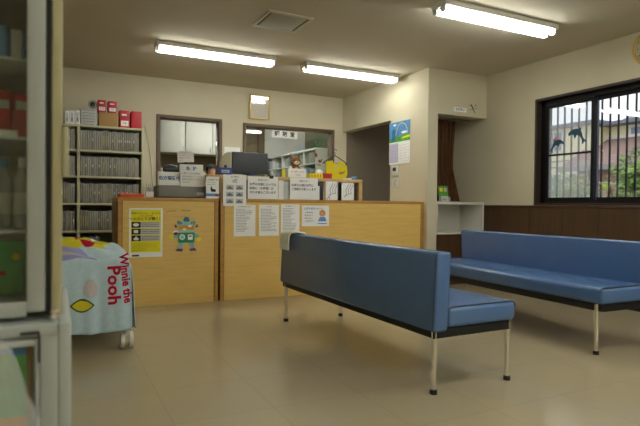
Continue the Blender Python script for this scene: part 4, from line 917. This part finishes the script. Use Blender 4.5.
for k, (x, m, l) in enumerate(((-.118, PAPERG, 'pale slim packet at the left of the upper cabinet shelf'), (-.094, SKYB, 'blue slim packet between two pale packets in the cabinet'), (-.072, PAPERG, 'pale slim packet right of the blue one in the cabinet'), (-.052, RBLU, 'dark blue slim packet beside the cabinet door post'))):
    W = B(); T = FR(x, 1.12+.006*k, 1.1685) @ Matrix.Rotation(math.radians(-8), 4, 'Z'); W.box((x, 1.12, 1.1685), (x+.018, 1.18, 1.1685+.085-.006*k), m, .002); tag(W.build('slim_packet'), l, 'packet')
for k, (x, m, l) in enumerate(((-.145, DGREEN, 'green box beside the red boxes in the glass cabinet'), (-.104, RED, 'red box next to the green box in the glass cabinet'), (-.068, RED, 'red box nearest the door post in the glass cabinet'))):
    W = B(); W.box((x, 1.12, 1.0365), (x+.033, 1.20, 1.0365+.10-.006*k), m, .002); W.rect(.004, .06, .029, .075, YEL if m is DGREEN else PAPERG, FR(x, 1.12, 1.0365)); tag(W.build('product_box'), l, 'box')
W = B(); W.box((-.105, 1.09, 1.0365), (-.06, 1.095, 1.054), PAPER); tag(W.build('price_card'), 'little white card in front of the red boxes in the cabinet', 'card')
for k, (x, l) in enumerate(((-.150, 'dark green packet at the left of the lowest glass shelf'), (-.098, 'dark green packet beside the door post on the lowest glass shelf'))):
    W = B(); W.box((x, 1.13, .7555), (x+.048, 1.18, .855), DGREEN, .003); W.disc((.034, .07), .006, YEL, FR(x, 1.13, .7555)); W.disc((.012, .04), .005, RED, FR(x, 1.13, .7555)); tag(W.build('green_packet'), l, 'packet')
# picture card inside the lower door: sky above, foliage, orange foot
W = B(); T = FR(-.125, .995, .50); W.rect(0, 0, .092, .205, DGREEN, T, -.004, 0); W.rect(0, .175, .092, .205, SKYB, T, 0, .001); W.rect(0, 0, .092, .075, RORA, T, 0, .001); W.rect(.084, 0, .092, .205, CARD, T, .001, .002)
W.disc((.05, .15), .03, GREEN, T, 0, .0014); W.box((-.125, .999, .0505), (-.033, 1.01, .50), CARD); tag(W.build('picture_card'), 'colourful picture card with sky and foliage behind the lower cabinet door', 'picture')
# plastic bag hanging on the lower cabinet door
W = B(); vs = []; fs = []; NA, NZ = 28, 16
for k in range(NZ+1):
    f = k/NZ; zq = .712-.155*f; rx = .016+.048*f**.8; ry = .006+.012*f
    if f > .86: rx *= 1-.25*(f-.86)/.14; ry *= 1-.7*(f-.86)/.14
    for i in range(NA):
        a = 2*PI*i/NA; wv = 1+.10*math.sin(5*a+4*f)+.07*math.sin(9*a-3*f)
        vs.append((-.086+.008*f+rx*wv*math.cos(a), .935+ry*wv*math.sin(a), zq-.012*f*math.cos(a)+.004*math.sin(3*a)))
for k in range(NZ):
    for i in range(NA): fs.append((k*NA+i, k*NA+(i+1) % NA, (k+1)*NA+(i+1) % NA, (k+1)*NA+i))
fs.append(tuple(range(NZ*NA, NZ*NA+NA)))
t = thing('plastic_bag', 'crumpled translucent plastic bag hanging on the lower cabinet door', 'plastic bag', (0, 0, 0)); W.add(vs, fs, PLAST, True); W.build('bag_body', t)
W = B()
for s in (-1, 1): W.tube([(-.086+s*.012, .935, .71), (-.088+s*.01, .95, .724), (-.09, .962, .727)], .0018, PLAST, n=6)
W.build('handle', t)
W = B(); W.cyl((-.090, .969, .722), (-.090, .960, .722), .003, CHROME, n=8); W.cyl((-.090, .960, .720), (-.090, .957, .732), .003, CHROME, n=8); tag(W.build('bag_hook'), 'small metal hook holding the plastic bag on the cabinet', 'hook')
bpy.context.view_layer.update()
